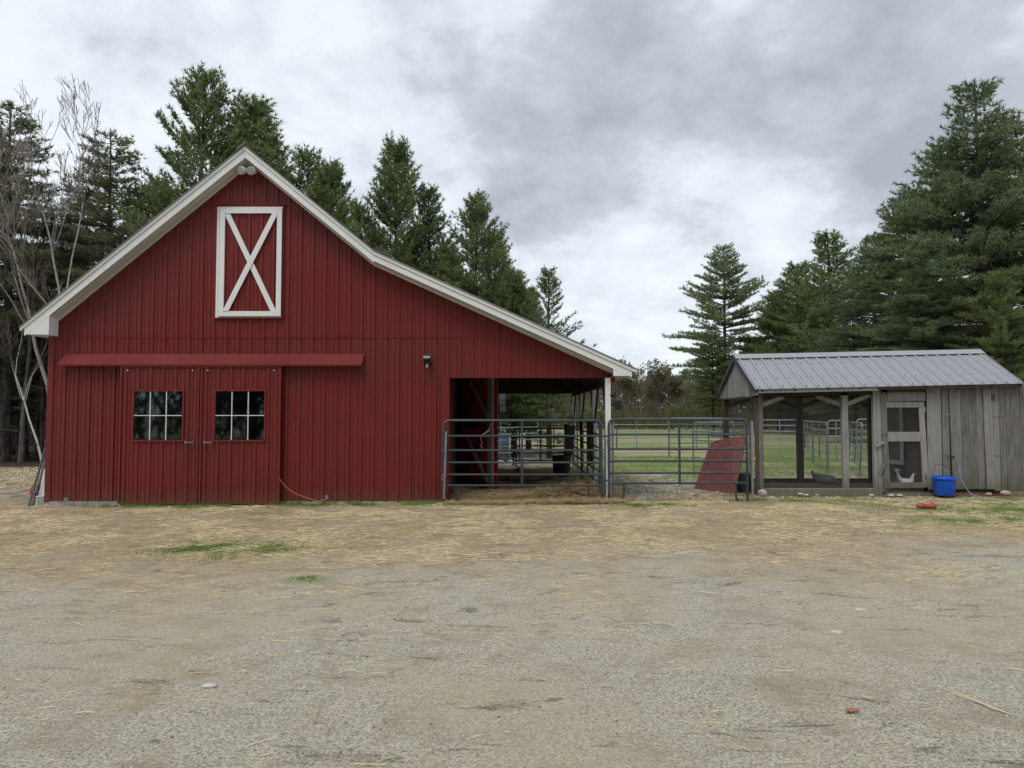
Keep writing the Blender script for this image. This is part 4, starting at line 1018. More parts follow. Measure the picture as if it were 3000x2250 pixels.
tag(m.build('dry_leaf', metal('dead_leaf', (.30,.13,.07), .8, 0)), 'curled brown dead leaf on the gravel at the lower right', 'leaf')
m = MB()
for (a, b) in (((2752, 2018), (2965, 2098)), ((2795, 2030), (2920, 2086)), ((2790, 2036), (2950, 2094))):
    A, B = gp(*a), gp(*b); m.tube([A+Vector((0,0,.008)), (A+B)/2+Vector((0,0,.012)), B+Vector((0,0,.008))], .0026, 4)
tag(m.build('reed_stalk', STRAW), 'long dry reed stalks lying on the gravel at the lower right', 'stalk')

# ------------------------------------------------------------------ left of the barn: leaning poles etc.
for i, (a, b, r_, mm, lb) in enumerate(((P(84, 1484, 12.9), P(134, 1311, 13.6), .022, GATE, 'grey pole leaning on the left corner of the barn, frontmost'), (P(95, 1480, 13.1), P(136, 1345, 13.8), .026, TAN, 'brownish pole leaning on the barn corner behind the grey one'), (P(103, 1478, 13.3), P(136, 1322, 14.2), .018, BLACKG, 'thin dark pole leaning on the barn corner, closest to the wall'))):
    tag(MB().tube([a, b], r_, 8).build('pole', mm), lb, 'pole', 'poles leaning on the barn corner')
tag(MB().poly([P(103, 1485, 13.2), P(134, 1482, 13.0), P(139, 1380, 13.4), P(130, 1372, 13.6)], (.01,.04,0)).build('board', WHITED), 'pale board leaning on the left corner of the barn', 'board')
si = thing('siding_stack', tuple(P(120, 1480, 13.0)), 'stack of white ribbed siding offcuts at the left corner of the barn', 'siding')
for k in range(4): MB().tube([P(104+k, 1482-k*8.5, 12.95), P(140, 1480-k*8.5, 13.1)], .024, 6).build('siding_piece', WHITED, si)
tag(MB().box(P(95, 1438, 13.2), (.06, .03, .16), Matrix.Rotation(R(20), 3, 'Y')).build('shovel_blade', REDLIFT), 'rusty brown shovel blade among the leaning poles', 'shovel')
tag(MB().lathe([(0,-.03),(.03,-.02),(.03,.02),(0,.03)], P(104, 1410, 13.3), 8).build('insulator', YELLOW), 'small yellow knob among the leaning poles', 'insulator')
for i, (y, lb) in enumerate(((1390, 'yellow insulator on the coop post by the right gate, lower'), (1383-5, 'yellow insulator on the coop post by the right gate, upper'))):
    pass
c = P(2210, 1344, 13.6); tag(MB().lathe([(0,-.03),(.022,-.02),(.022,.02),(0,.03)], c, 8).build('insulator', YELLOW), 'yellow insulator on the coop corner post beside the right gate', 'insulator')

# ------------------------------------------------------------------ corral fences behind
def fpanel(xa, Da, xb, Db, ya, n, mm, lb, st=(), r_=.02, bot=.12, lean=0, top=1.5, rad=.12):
    zs = [top-i*(top-.36)/(n-1) for i in range(n)]
    gate('corral_panel', (PX(xa, Da), Da), (PX(xb, Db), Db), zs, r_, mm, lb, 'fence panel', st, 'corral panels in the paddock', (), bot, lean, rad)
fpanel(1797, 26, 1958, 26, 0, 6, GALV, 'galvanised corral panel seen through the left half of the right gate', (.42,), .018, top=1.48)
fpanel(1960, 25.5, 2120, 25.5, 0, 6, FARG, 'grey corral panel in line behind the middle of the right gate', (.5,), .02, top=1.50)
fpanel(2030, 17.5, 2196, 15.4, 0, 6, GALV, 'pale galvanised panel slanting back from the red board', (), .02, top=1.42)
fpanel(2075, 21, 2150, 19.5, 0, 6, FARG, 'grey corral panel standing behind the red board', (.5,), .02, top=1.42)
fpanel(c7(490), 27, c7(812), 26.6, 0, 6, GALV, 'long galvanised rail panel seen through the left bay of the wire run', (.5,), .018, top=1.42)
fpanel(c7(872), 26, c7(955), 22.5, 0, 6, FARG, 'corral panel turning towards the yard right of the middle back post', (.5,), .02, top=1.40)
fpanel(c7(958), 22.4, c7(1088), 19, 0, 6, FARG, 'corral panel next in the zigzag, behind the barred hen', (.5,), .022, top=1.40)
fpanel(c7(1098), 19.8, c7(1270), 19.6, 0, 6, GALV, 'corral panel facing the yard left of the front middle post of the run', (.45,), .02, top=1.45)
fpanel(c7(1280), 20.5, c7(1385), 17.5, 0, 6, FARG, 'corral panel leaning at the right bay of the wire run', (.55,), .024, lean=.06, top=1.40)
fpanel(c7(1370), 21.5, c7(1600), 21.5, 0, 7, GALV, 'galvanised panel at the far right bay of the wire run', (.5,), .018, top=1.48)
fpanel(1428, 23, 1575, 24.5, 0, 6, GALV, 'galvanised gate standing in the paddock beyond the lean-to, left', (.25,), .020, top=1.40)
fpanel(1588, 28, 1668, 28, 0, 5, GALV, 'galvanised gate farther off beyond the lean-to, right', (), .02, top=1.38)
# thin wire fence across the field
wfence = thing('wire_fence', (4, 34, 0), 'thin wire fence on posts crossing the green field', 'fence')
for i in range(12):
    x = -4+i*3.0; MB().tube([(x, 34, -.1), (x, 34, 1.25)], .035, 6).build('post', TAN, wfence)
for z in (.4, .75, 1.15): MB().tube([(-4, 34, z), (29, 34, z)], .006, 4).build('wire', GALV, wfence)
# blue barrel and junk behind the lean-to
c = Vector((PX(1466, 24.5), 24.5, 0)); MB_ = MB().lathe([(0,0),(.28,0),(.3,.05),(.3,.28),(.315,.30),(.3,.32),(.3,.62),(.315,.64),(.3,.66),(.3,.9),(.27,.93),(0,.93)], c, 20)
tag(MB_.build('barrel', metal('faded_blue_plastic', (.03,.11,.24), .5, 0)), 'blue plastic barrel beyond the lean-to, beside the stick pile', 'barrel')
for i in range(9):
    a = Vector((PX(1470+random.uniform(-10, 35), 24), 24+random.uniform(-.4,.4), 0)); b = a+Vector((random.uniform(-.5,-.1), random.uniform(-.2,.2), random.uniform(.7,1.15)))
    tag(MB().tube([a, b], .018, 5).build('stick', BARKG), 'grey stick leaning beside the blue barrel', 'stick', 'sticks leaning beside the blue barrel')
for i in range(7):
    a = Vector((PX(1462+random.uniform(-5, 40), 22.5), 22.5+random.uniform(-.4,.4), .06)); b = a+Vector((random.uniform(.3,.8)*random.choice((-1,1)), random.uniform(-.3,.3), random.uniform(.02,.25)))
    tag(MB().tube([a, b], .02, 5).build('white_pipe', WHITE), 'white plastic pipe heaped beyond the lean-to', 'pipe', 'white pipes heaped beyond the lean-to')
# small shed awning beyond
aw = thing('metal_awning', tuple(P(1465, 1180, 21.5)), 'small dark ribbed metal awning on the barn side beyond the stall door', 'awning')
for k in range(3):
    y = 1155+k*18; MB().poly([P(1464, y, 20.9), P(1478+k, y, 20.9), P(1481+k, y+16, 20.7), P(1464, y+16, 20.7)], (0,.02,0)).build('metal_sheet', DKROOF, aw)

# ------------------------------------------------------------------ trees
def blades(Pn, Dn, n, ln, wd, spread=.9, up=.15):
    N = len(Pn); Pn = np.repeat(Pn, n, 0); Dn = np.repeat(Dn, n, 0); M = len(Pn)
    d = Dn*.9+rng.normal(0, spread*.62, (M, 3)); d[:,2] += up; d /= np.linalg.norm(d, axis=1)[:,None]
    s = np.cross(d, rng.normal(0, 1, (M, 3))); s /= np.linalg.norm(s, axis=1)[:,None]+1e-9
    l = ln*rng.uniform(.6, 1.15, (M, 1)); w = wd*rng.uniform(.7, 1.2, (M, 1))
    V = np.stack([Pn-s*w*.62, Pn+s*w*.62, Pn+d*l*1.05], 1).reshape(-1, 3)
    T = np.arange(M*3).reshape(-1, 3)
    return V, T
def pine(H, Rad, z0, seed, dens=1.0, needle=PINE, upt=.5, sparse=.0, profile=1.0, tufts_n=8, bl=.23, bw_=.034, top_spread=.25, dead=True):
    rd = random.Random(seed); m = MB(); br_ = MB()
    tp = []; wob = rd.uniform(0, 6)
    for i in range(9):
        t = i/8; tp.append(Vector((.12*math.sin(t*3+wob)*t*H*.08, .1*math.cos(t*2.3+wob)*t*H*.08, t*H)))
    m.tube(tp, [max(.02, H*.0145*(1-i/8)**.9+.015) for i in range(9)], 8)
    def trunk(z):
        t = max(0, min(.999, z/H))*8; i = int(t); return tp[i].lerp(tp[min(i+1, 8)], t-i)
    Pn, Dn = [], []
    z = z0*.35 if dead else z0
    gap = .40/dens**.3
    while z < H-.25:
        t = (z-z0)/(H-z0)
        if t < 0:
            # dead branches
            for k in range(rd.randint(1, 3)):
                az = rd.uniform(0, 6.28); L = rd.uniform(.4, 1.0)*Rad*.6; b = trunk(z)
                q = b+Vector((math.cos(az)*L, math.sin(az)*L, rd.uniform(-.15, .25)*L)); br_.tube([b, b.lerp(q, .5)+Vector((0,0,rd.uniform(-.1,.1))), q], [.02, .013, .006], 3, False)
            z += .45; continue
        env = (min(1, (1-t)*1.35))**profile*min(1, .45+t*2.2)
        nb = rd.randint(4, 6)
        az0 = rd.uniform(0, 6.28)
        for k in range(nb):
            if rd.random() < sparse: continue
            az = az0+k*6.283/nb+rd.uniform(-.4, .4)
            L = Rad*env*rd.uniform(.55, 1.18)+top_spread
            el = (-.12+.95*t*upt*1.6+rd.uniform(-.14, .14))
            b = trunk(z+rd.uniform(-.12, .12)); h = Vector((math.cos(az), math.sin(az), 0))
            pts = []
            for s in range(6):
                u = s/5; pts.append(b+h*(L*u*math.cos(el))+Vector((0,0,L*u*math.sin(el)+.13*L*upt*u*u*1.2-.05*L*u)))
            br_.tube(pts, [max(.006, .012*L*(1-i/5)+.006) for i in range(6)], 4, False)
            ntw = max(4, int(L/.16*dens))
            side = 1
            for j in range(ntw):
                u = .22+.78*(j+rd.random()*.6)/ntw; u = min(u, .99); fi = u*5; i0 = int(fi); p = pts[i0].lerp(pts[min(5, i0+1)], fi-i0)
                d0 = (pts[min(5, i0+1)]-pts[i0]).normalized(); side = -side
                lt = (.34+.30*L*.5*(1-u)+.14)*rd.uniform(.6, 1.2)
                dirv = (d0*rd.uniform(.5, .9)+Vector((-h.y, h.x, 0))*side*rd.uniform(.4, .9)+Vector((0,0,rd.uniform(-.05, .45)*upt+.05))).normalized()
                if L > .9 and j % 3 == 0: br_.tube([p, p+dirv*lt], [.007, .004], 3, False)
                nt_ = max(2, int(lt/.10))
                for s in range(nt_):
                    q = p+dirv*(lt*(s+1)/nt_)+Vector((rd.gauss(0,.03), rd.gauss(0,.03), rd.gauss(0,.03))); Pn.append(tuple(q)); Dn.append(tuple(dirv))
            Pn.append(tuple(pts[-1])); Dn.append(tuple((pts[-1]-pts[-2]).normalized()))
        z += gap*rd.uniform(.75, 1.25)*(1-.35*t)
    for i in range(6): Pn.append(tuple(trunk(H-.1*i))); Dn.append((0,0,1))
    V, T = blades(np.array(Pn), np.array(Dn), tufts_n, bl, bw_)
    return m, br_, V, T, needle
def mk_tree(name, parts, label, cat, group, loc, rz=0, s=1, barkm=BARK):
    m, br_, V, T, needle = parts
    r = thing(name, (0,0,0), label, cat, group)
    m.build('trunk', barkm, r); c = tag(npmesh('crown', V, T, needle, r), kind='stuff'); tag(br_.build('branches', barkm, r, smooth=False), kind='stuff')
    r.location = loc; r.rotation_euler = (0,0,rz); r.scale = (s, s, s); return r
def dup(root, loc, rz, s, label, group=None):
    c = root.copy(); col.objects.link(c); c.location = loc; c.rotation_euler = (0,0,rz); c.scale = s if isinstance(s, tuple) else (s, s, s)
    c['label'] = label
    if group: c['group'] = group
    for ch in root.children:
        d = ch.copy(); col.objects.link(d); d.parent = c
    return c
protos = {}
def P_(k): return protos[k]
spec = {  # H, R, z0, seed, kwargs
 'a': (14, 3.7, 3.0, 1, dict(upt=.75, dens=.9, profile=.75, sparse=.14)),
 'b': (14, 2.9, 2.0, 2, dict(upt=.8, dens=1.05, profile=.75, sparse=.10)),
 'c': (14, 3.5, 1.6, 3, dict(upt=.8, dens=.95, profile=.9, sparse=.14)),
 'd': (14, 4.9, 3.2, 4, dict(upt=.25, dens=.92, profile=1.1, sparse=.12, needle=PINED)),
 'e': (14, 4.7, 3.6, 5, dict(upt=.42, dens=.95, profile=.9, sparse=.06)),
 'f': (14, 2.9, 4.0, 6, dict(upt=.22, dens=1.0, profile=.8, sparse=.22, needle=SPRUCE)),
 'g': (12, 3.3, 1.0, 8, dict(upt=.7, dens=.42, profile=.9, sparse=.2)),
}
def tree(kind, px, top_y, D, label, group='pine trees around the barnyard', rz=None, wide=1.0, name='pine_tree'):
    X = PX(px, D, (top_y+1216)/2); Ht = PZ(top_y, D); H0 = spec[kind][0]; s = Ht/H0
    X = P(px, top_y, D).x
    rz = random.uniform(0, 6.28) if rz is None else rz
    if kind not in protos:
        H, Rr, z0, sd_0, kw = spec[kind]
        o = mk_tree(name, pine(H, Rr, z0, sd_0, **kw), label, 'tree', group, (X, D, -.05), rz, s); protos[kind] = o
        o.scale = (s*wide, s*wide, s)
    else: o = dup(protos[kind], (X, D, -.05), rz, (s*wide, s*wide, s), label, group)
    return o
# behind barn
tree('a', 597, 232, 27, 'tallest pine behind the left slope of the barn roof, broad crown', wide=.92)
tree('b', 738, 314, 28, 'pine rising just behind the ridge of the barn, right of the tallest one', wide=1.2)
tree('c', 912, 448, 30, 'light green pine right of the barn ridge with several thin tips')
tree('b', 975, 492, 29, 'darker pine between the light green one and the tall narrow one')
tree('b', 1165, 428, 28, 'tall narrow pine standing over the middle of the right roof slope', wide=.95)
tree('c', 1060, 600, 27, 'low pine filling in left of the tall narrow pine', wide=1.0)
tree('c', 1258, 560, 29, 'medium pine right of the tall narrow pine behind the roof')
tree('a', 1392, 590, 28, 'wide pine with long rising branches above the lower roof slope', wide=.95)
tree('c', 1320, 720, 26, 'short pine in front of the wide one at the lower roof slope', wide=1.1)
tree('b', 1505, 800, 27, 'small pine just right of the wide one over the lower roof slope', wide=1.2)
tree('c', 1455, 690, 31, 'pine filling the row between the wide pine and the small one at the eave')
tree('b', 1548, 850, 30, 'low pine between the small pine and the thin sparse one', wide=1.3)
tree('g', 1608, 795, 26, 'thin sparse pine at the low end of the barn roof')
tree('c', 830, 520, 31, 'pine directly right of the gable peak, half hidden', wide=1.1)
tree('a', 470, 545, 30, 'low broad pine showing over the left roof slope', wide=.9)
tree('d', 380, 640, 33, 'dark pine left of the broad one over the left roof slope', wide=.7)
# left group
tree('f', 45, 300, 25, 'tall dark spruce at the left edge of the picture', 'spruces left of the barn', name='spruce_tree')
tree('f', 325, 385, 27, 'brownish spruce with a bent tip right of the bare birches', 'spruces left of the barn')
tree('f', 180, 640, 31, 'thin spruce hidden behind the birches', 'spruces left of the barn')
tree('f', -60, 420, 29, 'spruce cut by the left edge of the picture', 'spruces left of the barn')
tree('f', 250, 560, 34, 'farther spruce between the birches and the barn', 'spruces left of the barn')
tree('f', 110, 700, 38, 'far small spruce at the back of the left wood', 'spruces left of the barn')
tree('d', 90, 880, 27, 'low dark young evergreen left of the barn eave', wide=.9)
tree('d', 20, 900, 26, 'low dark young evergreen at the left edge', wide=.9)
tree('d', 190, 860, 33, 'low evergreen in the wood behind the barn corner', wide=.9)
# right group
tree('e', 2118, 728, 62, 'lone spreading pine in the gap between the barn and the coop', 'pines behind the field')
tree('e', 2085, 960, 58, 'small pine under the left branches of the lone spreading pine', 'pines behind the field')
tree('c', 2332, 775, 60, 'pine with dark rounded top right of the lone spreading one', 'pines behind the field', wide=1.6)
tree('c', 2432, 690, 56, 'taller pine left of the big dark group above the coop roof', 'pines behind the field', wide=1.5)
tree('b', 2280, 860, 66, 'short pine between the lone pine and the dark rounded one', 'pines behind the field', wide=1.8)
tree('d', 2560, 680, 44, 'dark pine at the left shoulder of the big group above the coop roof', 'pines behind the coop', wide=.95)
tree('d', 2650, 560, 38, 'dark pine halfway up the slope of crowns to the tallest one', 'pines behind the coop', wide=.95)
tree('d', 2868, 232, 31, 'tallest dark pine at the right with layered branches', 'pines behind the coop', wide=.92)
tree('e', 2770, 430, 34, 'dense pine just left of the tallest one at the right', 'pines behind the coop', wide=1.05)
tree('f', 3010, 318, 33, 'thin pine cut by the right edge of the picture', 'pines behind the coop', wide=1.3)
tree('d', 2700, 780, 30, 'low wide pine close behind the coop roof', 'pines behind the coop', wide=1.3)
tree('e', 2930, 800, 27, 'low pine at the right edge close behind the coop', 'pines behind the coop', wide=.9)
tree('d', 2500, 900, 40, 'low pine behind the middle of the coop roof', 'pines behind the coop', wide=1.3)
# trees behind the camera (mirrored in the door windows)
for i, (x, y, k) in enumerate(((-16, -22, 'c'), (-10, -26, 'd'), (-5, -23, 'a'), (0, -27, 'c'), (6, -24, 'd'), (12, -26, 'a'), (-22, -26, 'a'), (-28, -20, 'd'), (18, -22, 'c'), (-13, -30, 'a'), (3, -31, 'd'), (-33, -28, 'c'))):
    dup(protos[k], (x, y+4, -.05), i*1.3, 1.35+.1*(i % 3), 'pine across the yard mirrored in the door windows', 'pines across the yard')

# bare trees
def bare(H, seed, spread=.42, depth=5, minr=.006, r0=None, lean=0, split=.62):
    rd = random.Random(seed); m = MB(); tw = MB(); tips = []
    def rec(p, d, L, r_, lv):
        n = 4 if lv < 2 else 3; pts = [p]; q = p; dd = d
        for i in range(n):
            dd = (dd+Vector((rd.gauss(0,.09), rd.gauss(0,.09), rd.gauss(0,.05)+.03))).normalized(); q = q+dd*(L/n); pts.append(q)
        r1 = max(minr, r_*(.62 if lv else .5)); rs = [r_+(r1-r_)*i/n for i in range(n+1)]
        (m if lv < 2 else tw).tube(pts, rs, 6 if lv < 1 else (4 if lv < 3 else 3), False)
        if lv >= depth: tips.append((pts[-1], dd)); return
        nk = rd.randint(3, 5) if lv == 0 else rd.randint(2, 4)
        for k in range(nk):
            f = rd.uniform(.45, 1) if lv else rd.uniform(.55, 1); f = 1 if k == 0 else f
            i0 = min(n-1, int(f*n)); pp = pts[i0].lerp(pts[i0+1], f*n-i0) if f < 1 else pts[-1]
            az = rd.uniform(0, 6.28); ax = Vector((math.cos(az), math.sin(az), 0)); sp_ = spread*rd.uniform(.6, 1.3)*(.35 if k == 0 else 1)
            nd = (dd+ax*sp_+Vector((0,0,.12))).normalized(); rec(pp, nd, L*split*rd.uniform(.75, 1.15), r1*(.95 if k == 0 else .65), lv+1)
    rec(Vector((0,0,0)), Vector((lean, 0, 1)).normalized(), H*.42, r0 or H*.010, 0)
    return m, tw, tips
bprotos = []
def mk_bare(parts, label, loc, rz, s, tm, group, name='birch_tree'):
    m, tw, tips = parts; r = thing(name, (0,0,0), label, 'tree', group); m.build('trunk', tm, r); tag(tw.build('branches', TWIG, r, smooth=False), kind='stuff')
    r.location = loc; r.rotation_euler = (0,0,rz); r.scale = (s, s, s); return r
def bloc(px, D): return (PX(px, D), D, -.05)
BG = 'bare birches left of the barn'
b1 = mk_bare(bare(12, 11, .52, 6, .0085, .085), 'tallest bare birch left of the barn with fan of fine twigs', bloc(240, 24), 1.0, 1.03, BIRCH, BG)
b2_ = mk_bare(bare(12, 12, .48, 6, .0085, .075), 'bare birch left of the tallest one', bloc(160, 24.5), 2.0, 1.06, BIRCH, BG)
b3 = mk_bare(bare(11, 13, .55, 6, .0065, .055, lean=-.35), 'leaning white birch bending to the left edge', bloc(130, 23.2), 0, .72, BIRCH, BG)
b4 = mk_bare(bare(11, 14, .55, 6, .0065, .055, lean=.15), 'short white birch close to the barn roof edge', bloc(300, 23.5), 0, .72, BIRCH, BG)
dup(b1, bloc(60, 27), 3, .85, 'bare tree half hidden by the tall spruce at the left edge', BG); dup(b2_, bloc(390, 29), 4, .86, 'bare tree seen over the left roof slope', BG)
dup(b3, bloc(-10, 27), .6, .7, 'crooked white birch cut by the left edge', BG); dup(b4, bloc(215, 26), 3, .85, 'bare birch behind the two tall birches', BG)
dup(b4, bloc(440, 31), 1, .9, 'faint bare tree behind the roof slope, farther right', BG)
# stems in left wood
for i in range(12):
    x = random.uniform(-30, 135); D = random.uniform(23.5, 32); h = random.uniform(6, 11); mt = random.choice((BARK, BARK, BARKG)); c = Vector(bloc(x, D))
    pts = [c+Vector((random.gauss(0,.06)*k, 0, h*k/5)) for k in range(6)]; t_ = thing('dead_tree', tuple(c), 'bare dark stem in the shady wood left of the barn', 'tree', 'bare stems in the shady wood left of the barn')
    MB().tube(pts, [random.uniform(.06,.11)*(1-k/7) for k in range(6)], 6).build('trunk', mt, t_)
    m = MB()
    for k in range(26):
        z = random.uniform(.8, h*.95); p = c+Vector((0,0,z)); a = random.uniform(0, 6.28); L = random.uniform(.5, 1.6)
        m.tube([p, p+Vector((math.cos(a)*L*.6, math.sin(a)*L*.6, random.uniform(-.1,.1))), p+Vector((math.cos(a)*L, math.sin(a)*L, random.uniform(-.3,.2)))], [.013, .009, .005], 3, False)
    tag(m.build('branches', mt, t_, smooth=False), kind='stuff')

# merged far woodland
def tubes_np(mb):
    T = []; 
    for f_0 in mb.f:
        if len(f_0) == 4: T.append(f_0)
    return np.array(mb.v), np.array(T)
fw = []; fb = []
for sd_1 in range(4):
    m, tw, tips = bare(10, 40+sd_1, .38, 5, .016, .10, split=.66); m.v, n0 = m.v, len(m.v); allm = MB(); allm.v = m.v+tw.v; allm.f = m.f+[[i+n0 for i in q] for q in tw.f]
    fw.append(tubes_np(allm)); tp_ = np.array([tuple(a) for a, b in tips]); td = np.array([tuple(b) for a, b in tips]); sel = rng.random(len(tp_)) < .8; fb.append((tp_[sel], td[sel]))
def wood(name, pts, smin, smax, budn, label, stemm, budm, budscale=.22, narrow=.8):
    VV, TT, BP, BD = [], [], [], []; off = 0
    for (x, y) in pts:
        k = random.randrange(4); V, T = fw[k]; a = random.uniform(0, 6.28); s = random.uniform(smin, smax); ca, sa = math.cos(a)*s*narrow, math.sin(a)*s*narrow
        Rm = np.array([[ca, -sa, 0], [sa, ca, 0], [0, 0, s]]); VV.append(V@Rm.T+np.array([x, y, -.1])); TT.append(T+off); off += len(V)
        p, d = fb[k]; n = int(budn*len(p)); sel = rng.choice(len(p), n, replace=True) if n else []
        if n: BP.append(p[sel]@Rm.T+np.array([x, y, -.1])+rng.normal(0, .25, (n, 3))); BD.append(d[sel])
    tag(npmesh(name, np.concatenate(VV), np.concatenate(TT), stemm), label, 'woodland' if False else None, kind='stuff')
    if BP:
        V, T = blades(np.concatenate(BP), np.concatenate(BD), 2, budscale, budscale*.5, 1.2, .1)
        tag(npmesh(name+'_leaves', V, T, budm), 'fresh spring leaf haze of the far wood', kind='stuff')
pts = []
for i in range(34):
    x = random.uniform(-10, 36); pts.append((x, random.uniform(86, 104)))
wood('far_woodland', pts, .55, .85, 2.5, 'bare brown and grey spring woodland beyond the field', BARKG, BUD, .30)
pts = [(random.uniform(28, 70), random.uniform(70, 90)) for i in range(24)]
wood('shaded_woodland', pts, .6, .9, 2.2, 'dim bare woodland seen through the coop run', bark('shade_bark', (.07,.06,.05), (.13,.115,.10)), foliage('dull_leaves', (.045,.055,.03), (.07,.075,.04), (.09,.08,.05)), .38)
def thicket(name, n, xr, yr, hf, L, W, mm, label, lean=.22, pw=1.0):
    x = rng.uniform(*xr, n); y = rng.uniform(*yr, n)
    hh = np.array([hf(a, b) for a, b in zip(x, y)]); z = hh*rng.random(n)**pw
    p = np.stack([x, y, z], 1); d = np.stack([rng.normal(0, lean, n), rng.normal(0, lean, n), np.ones(n)], 1); d /= np.linalg.norm(d, axis=1)[:,None]
    a = rng.uniform(0, 3.14, n); s = np.stack([np.cos(a), np.sin(a)*.5, np.zeros(n)], 1); l = L*rng.uniform(.5, 1.4, (n, 1)); w_ = W*rng.uniform(.5, 1.4, (n, 1))
    V = np.stack([p-s*w_, p+s*w_, p+d*l+s*w_*.5, p+d*l-s*w_*.5], 1).reshape(-1, 3); T = np.arange(n*4).reshape(-1, 4)
    tag(npmesh(name, V, T, mm), label, kind='stuff')
def hw_(h, v, f): return lambda x, y: max(.3, h*(1+v*nz0(x, f)))
def nz0(x, f): return mnoise.fractal(Vector((x*f, 3.3, 9.1)), 1, 2, 4)
def treeline(name, nt_, xr, yr, hr, per, L, W, mm, label, stem_m):
    P0, D0 = [], []; st = MB()
    for k in range(nt_):
        x, y = random.uniform(*xr), random.uniform(*yr); h = random.uniform(*hr)*(1+.30*nz0(x, .12)); r_ = h*random.uniform(.14, .24)
        n = int(per*random.uniform(.5, 1.3)); u = rng.normal(0, 1, (n, 3)); u /= np.linalg.norm(u, axis=1)[:,None]; u *= rng.random((n, 1))**.45
        c = np.array([x, y, h*.58]); q = c+u*np.array([r_, r_, h*.42]); d = u*np.array([1, 1, .6])+np.array([0, 0, .75])+rng.normal(0, .25, (n, 3)); P0.append(q); D0.append(d/np.linalg.norm(d, axis=1)[:,None])
        st.tube([(x, y, -.2), (x+random.gauss(0,.2), y, h*.5), (x+random.gauss(0,.4), y, h*.92)], [.07, .05, .015], 3, False)
    p = np.concatenate(P0); d = np.concatenate(D0); n = len(p); s_ = np.cross(d, rng.normal(0, 1, (n, 3))); s_ /= np.linalg.norm(s_, axis=1)[:,None]
    l = L*rng.uniform(.4, 1.4, (n, 1)); w_ = W*rng.uniform(.5, 1.4, (n, 1))
    V = np.stack([p-s_*w_, p+s_*w_, p+d*l], 1).reshape(-1, 3)
    tag(npmesh(name, V, np.arange(n*3).reshape(-1, 3), mm), label, kind='stuff'); tag(st.build(name+'_stems', stem_m, smooth=False), 'thin stems of the far trees', kind='stuff')
treeline('far_grove', 170, (-22, 62), (86, 112), (6.0, 9.0), 520, .75, .05, foliage('far_grove_twigs', (.17,.155,.115), (.26,.25,.15), (.24,.21,.17), .13), 'soft grey green crowns of the far spring wood', bark('far_stem_bark', (.16,.14,.12), (.38,.35,.31), 1.5))
treeline('shaded_grove', 120, (24, 75), (64, 84), (6.0, 9.0), 520, .8, .06, foliage('shaded_grove_twigs', (.07,.065,.045), (.12,.12,.07), (.10,.085,.06), .2), 'dim brown and olive crowns of the wood behind the coop', bark('thicket_bark', (.05,.042,.035), (.16,.14,.11), 1.2))
thicket('far_undergrowth', 30000, (-25, 75), (80, 96), hw_(3.2, .5, .2), .7, .045, foliage('undergrowth_twigs', (.12,.105,.07), (.19,.185,.095), (.17,.14,.10), .25), 'brown and olive undergrowth in front of the far wood', .55)
thicket('reflection_hedge', 9000, (-30, 25), (-27, -18), lambda x, y: 6.0, 1.3, .10, foliage('hedge_leaves', (.12,.14,.07), (.22,.23,.12), (.20,.17,.12)), 'unseen brush added across the yard for its dark reflection in the door windows', .6)  # unseen brush, added so the door panes mirror something dark
thicket('field_edge_scrub', 26000, (-25, 70), (76, 86), hw_(1.5, .9, .22), .8, .05, foliage('scrub_leaves', (.09,.12,.04), (.16,.17,.07), (.19,.14,.08), .3), 'low green and brown scrub along the far edge of the field', .4, .8)
thicket('left_thicket', 30000, (-42, -7), (25, 42), hw_(3.4, .3, .3), .7, .018, bark('left_thicket_bark', (.09,.078,.06), (.22,.19,.145), 2), 'tangle of dark undergrowth left of and behind the barn', .6)
# evergreens in far wood & left understorey as individual copies
FG = 'evergreens in the wood beyond the field'
for i in range(16):
    x = 26+i*3.6+random.uniform(-1.2, 1.2); dup(protos['ce'[i % 2]], (x, random.uniform(74, 88), 0), i, random.uniform(.55, .8), 'evergreen in the far wood behind the coop run', FG)
dup(protos['c'], (PX(1545, 60), 60, -.3), 1, (.55, .55, .40), 'bright green low pine branches seen under the lean-to roof', FG)
for i in range(7): dup(protos['c'], (PX(1460+i*38, 90), 92+(i % 3)*3, 0), i, .5+.06*(i % 3), 'dim far evergreen seen under the lean-to roof', FG)
for i, (x, y) in enumerate(((1800, 1100), (1848, 1085), (1905, 1090), (1960, 1080), (2010, 1085))):
    D = 106; s = (PZ(y, D))/14; dup(protos['cab'[i % 3]], (PX(x, D), D, 0), i, s, 'small evergreen on the skyline left of the lone pine', 'far evergreens on the skyline')
LG = 'shady evergreens behind the barn corner'
for i in range(10):
    D = 34+3.2*(i % 5)+random.uniform(-1, 1); x = -48+i*3.2+random.uniform(-.6,.6); x = x*D/34; dup(protos['df'[i % 2]], (x, D, 0), i, random.uniform(.42, .68), 'shady evergreen deep in the wood left of the barn', LG)

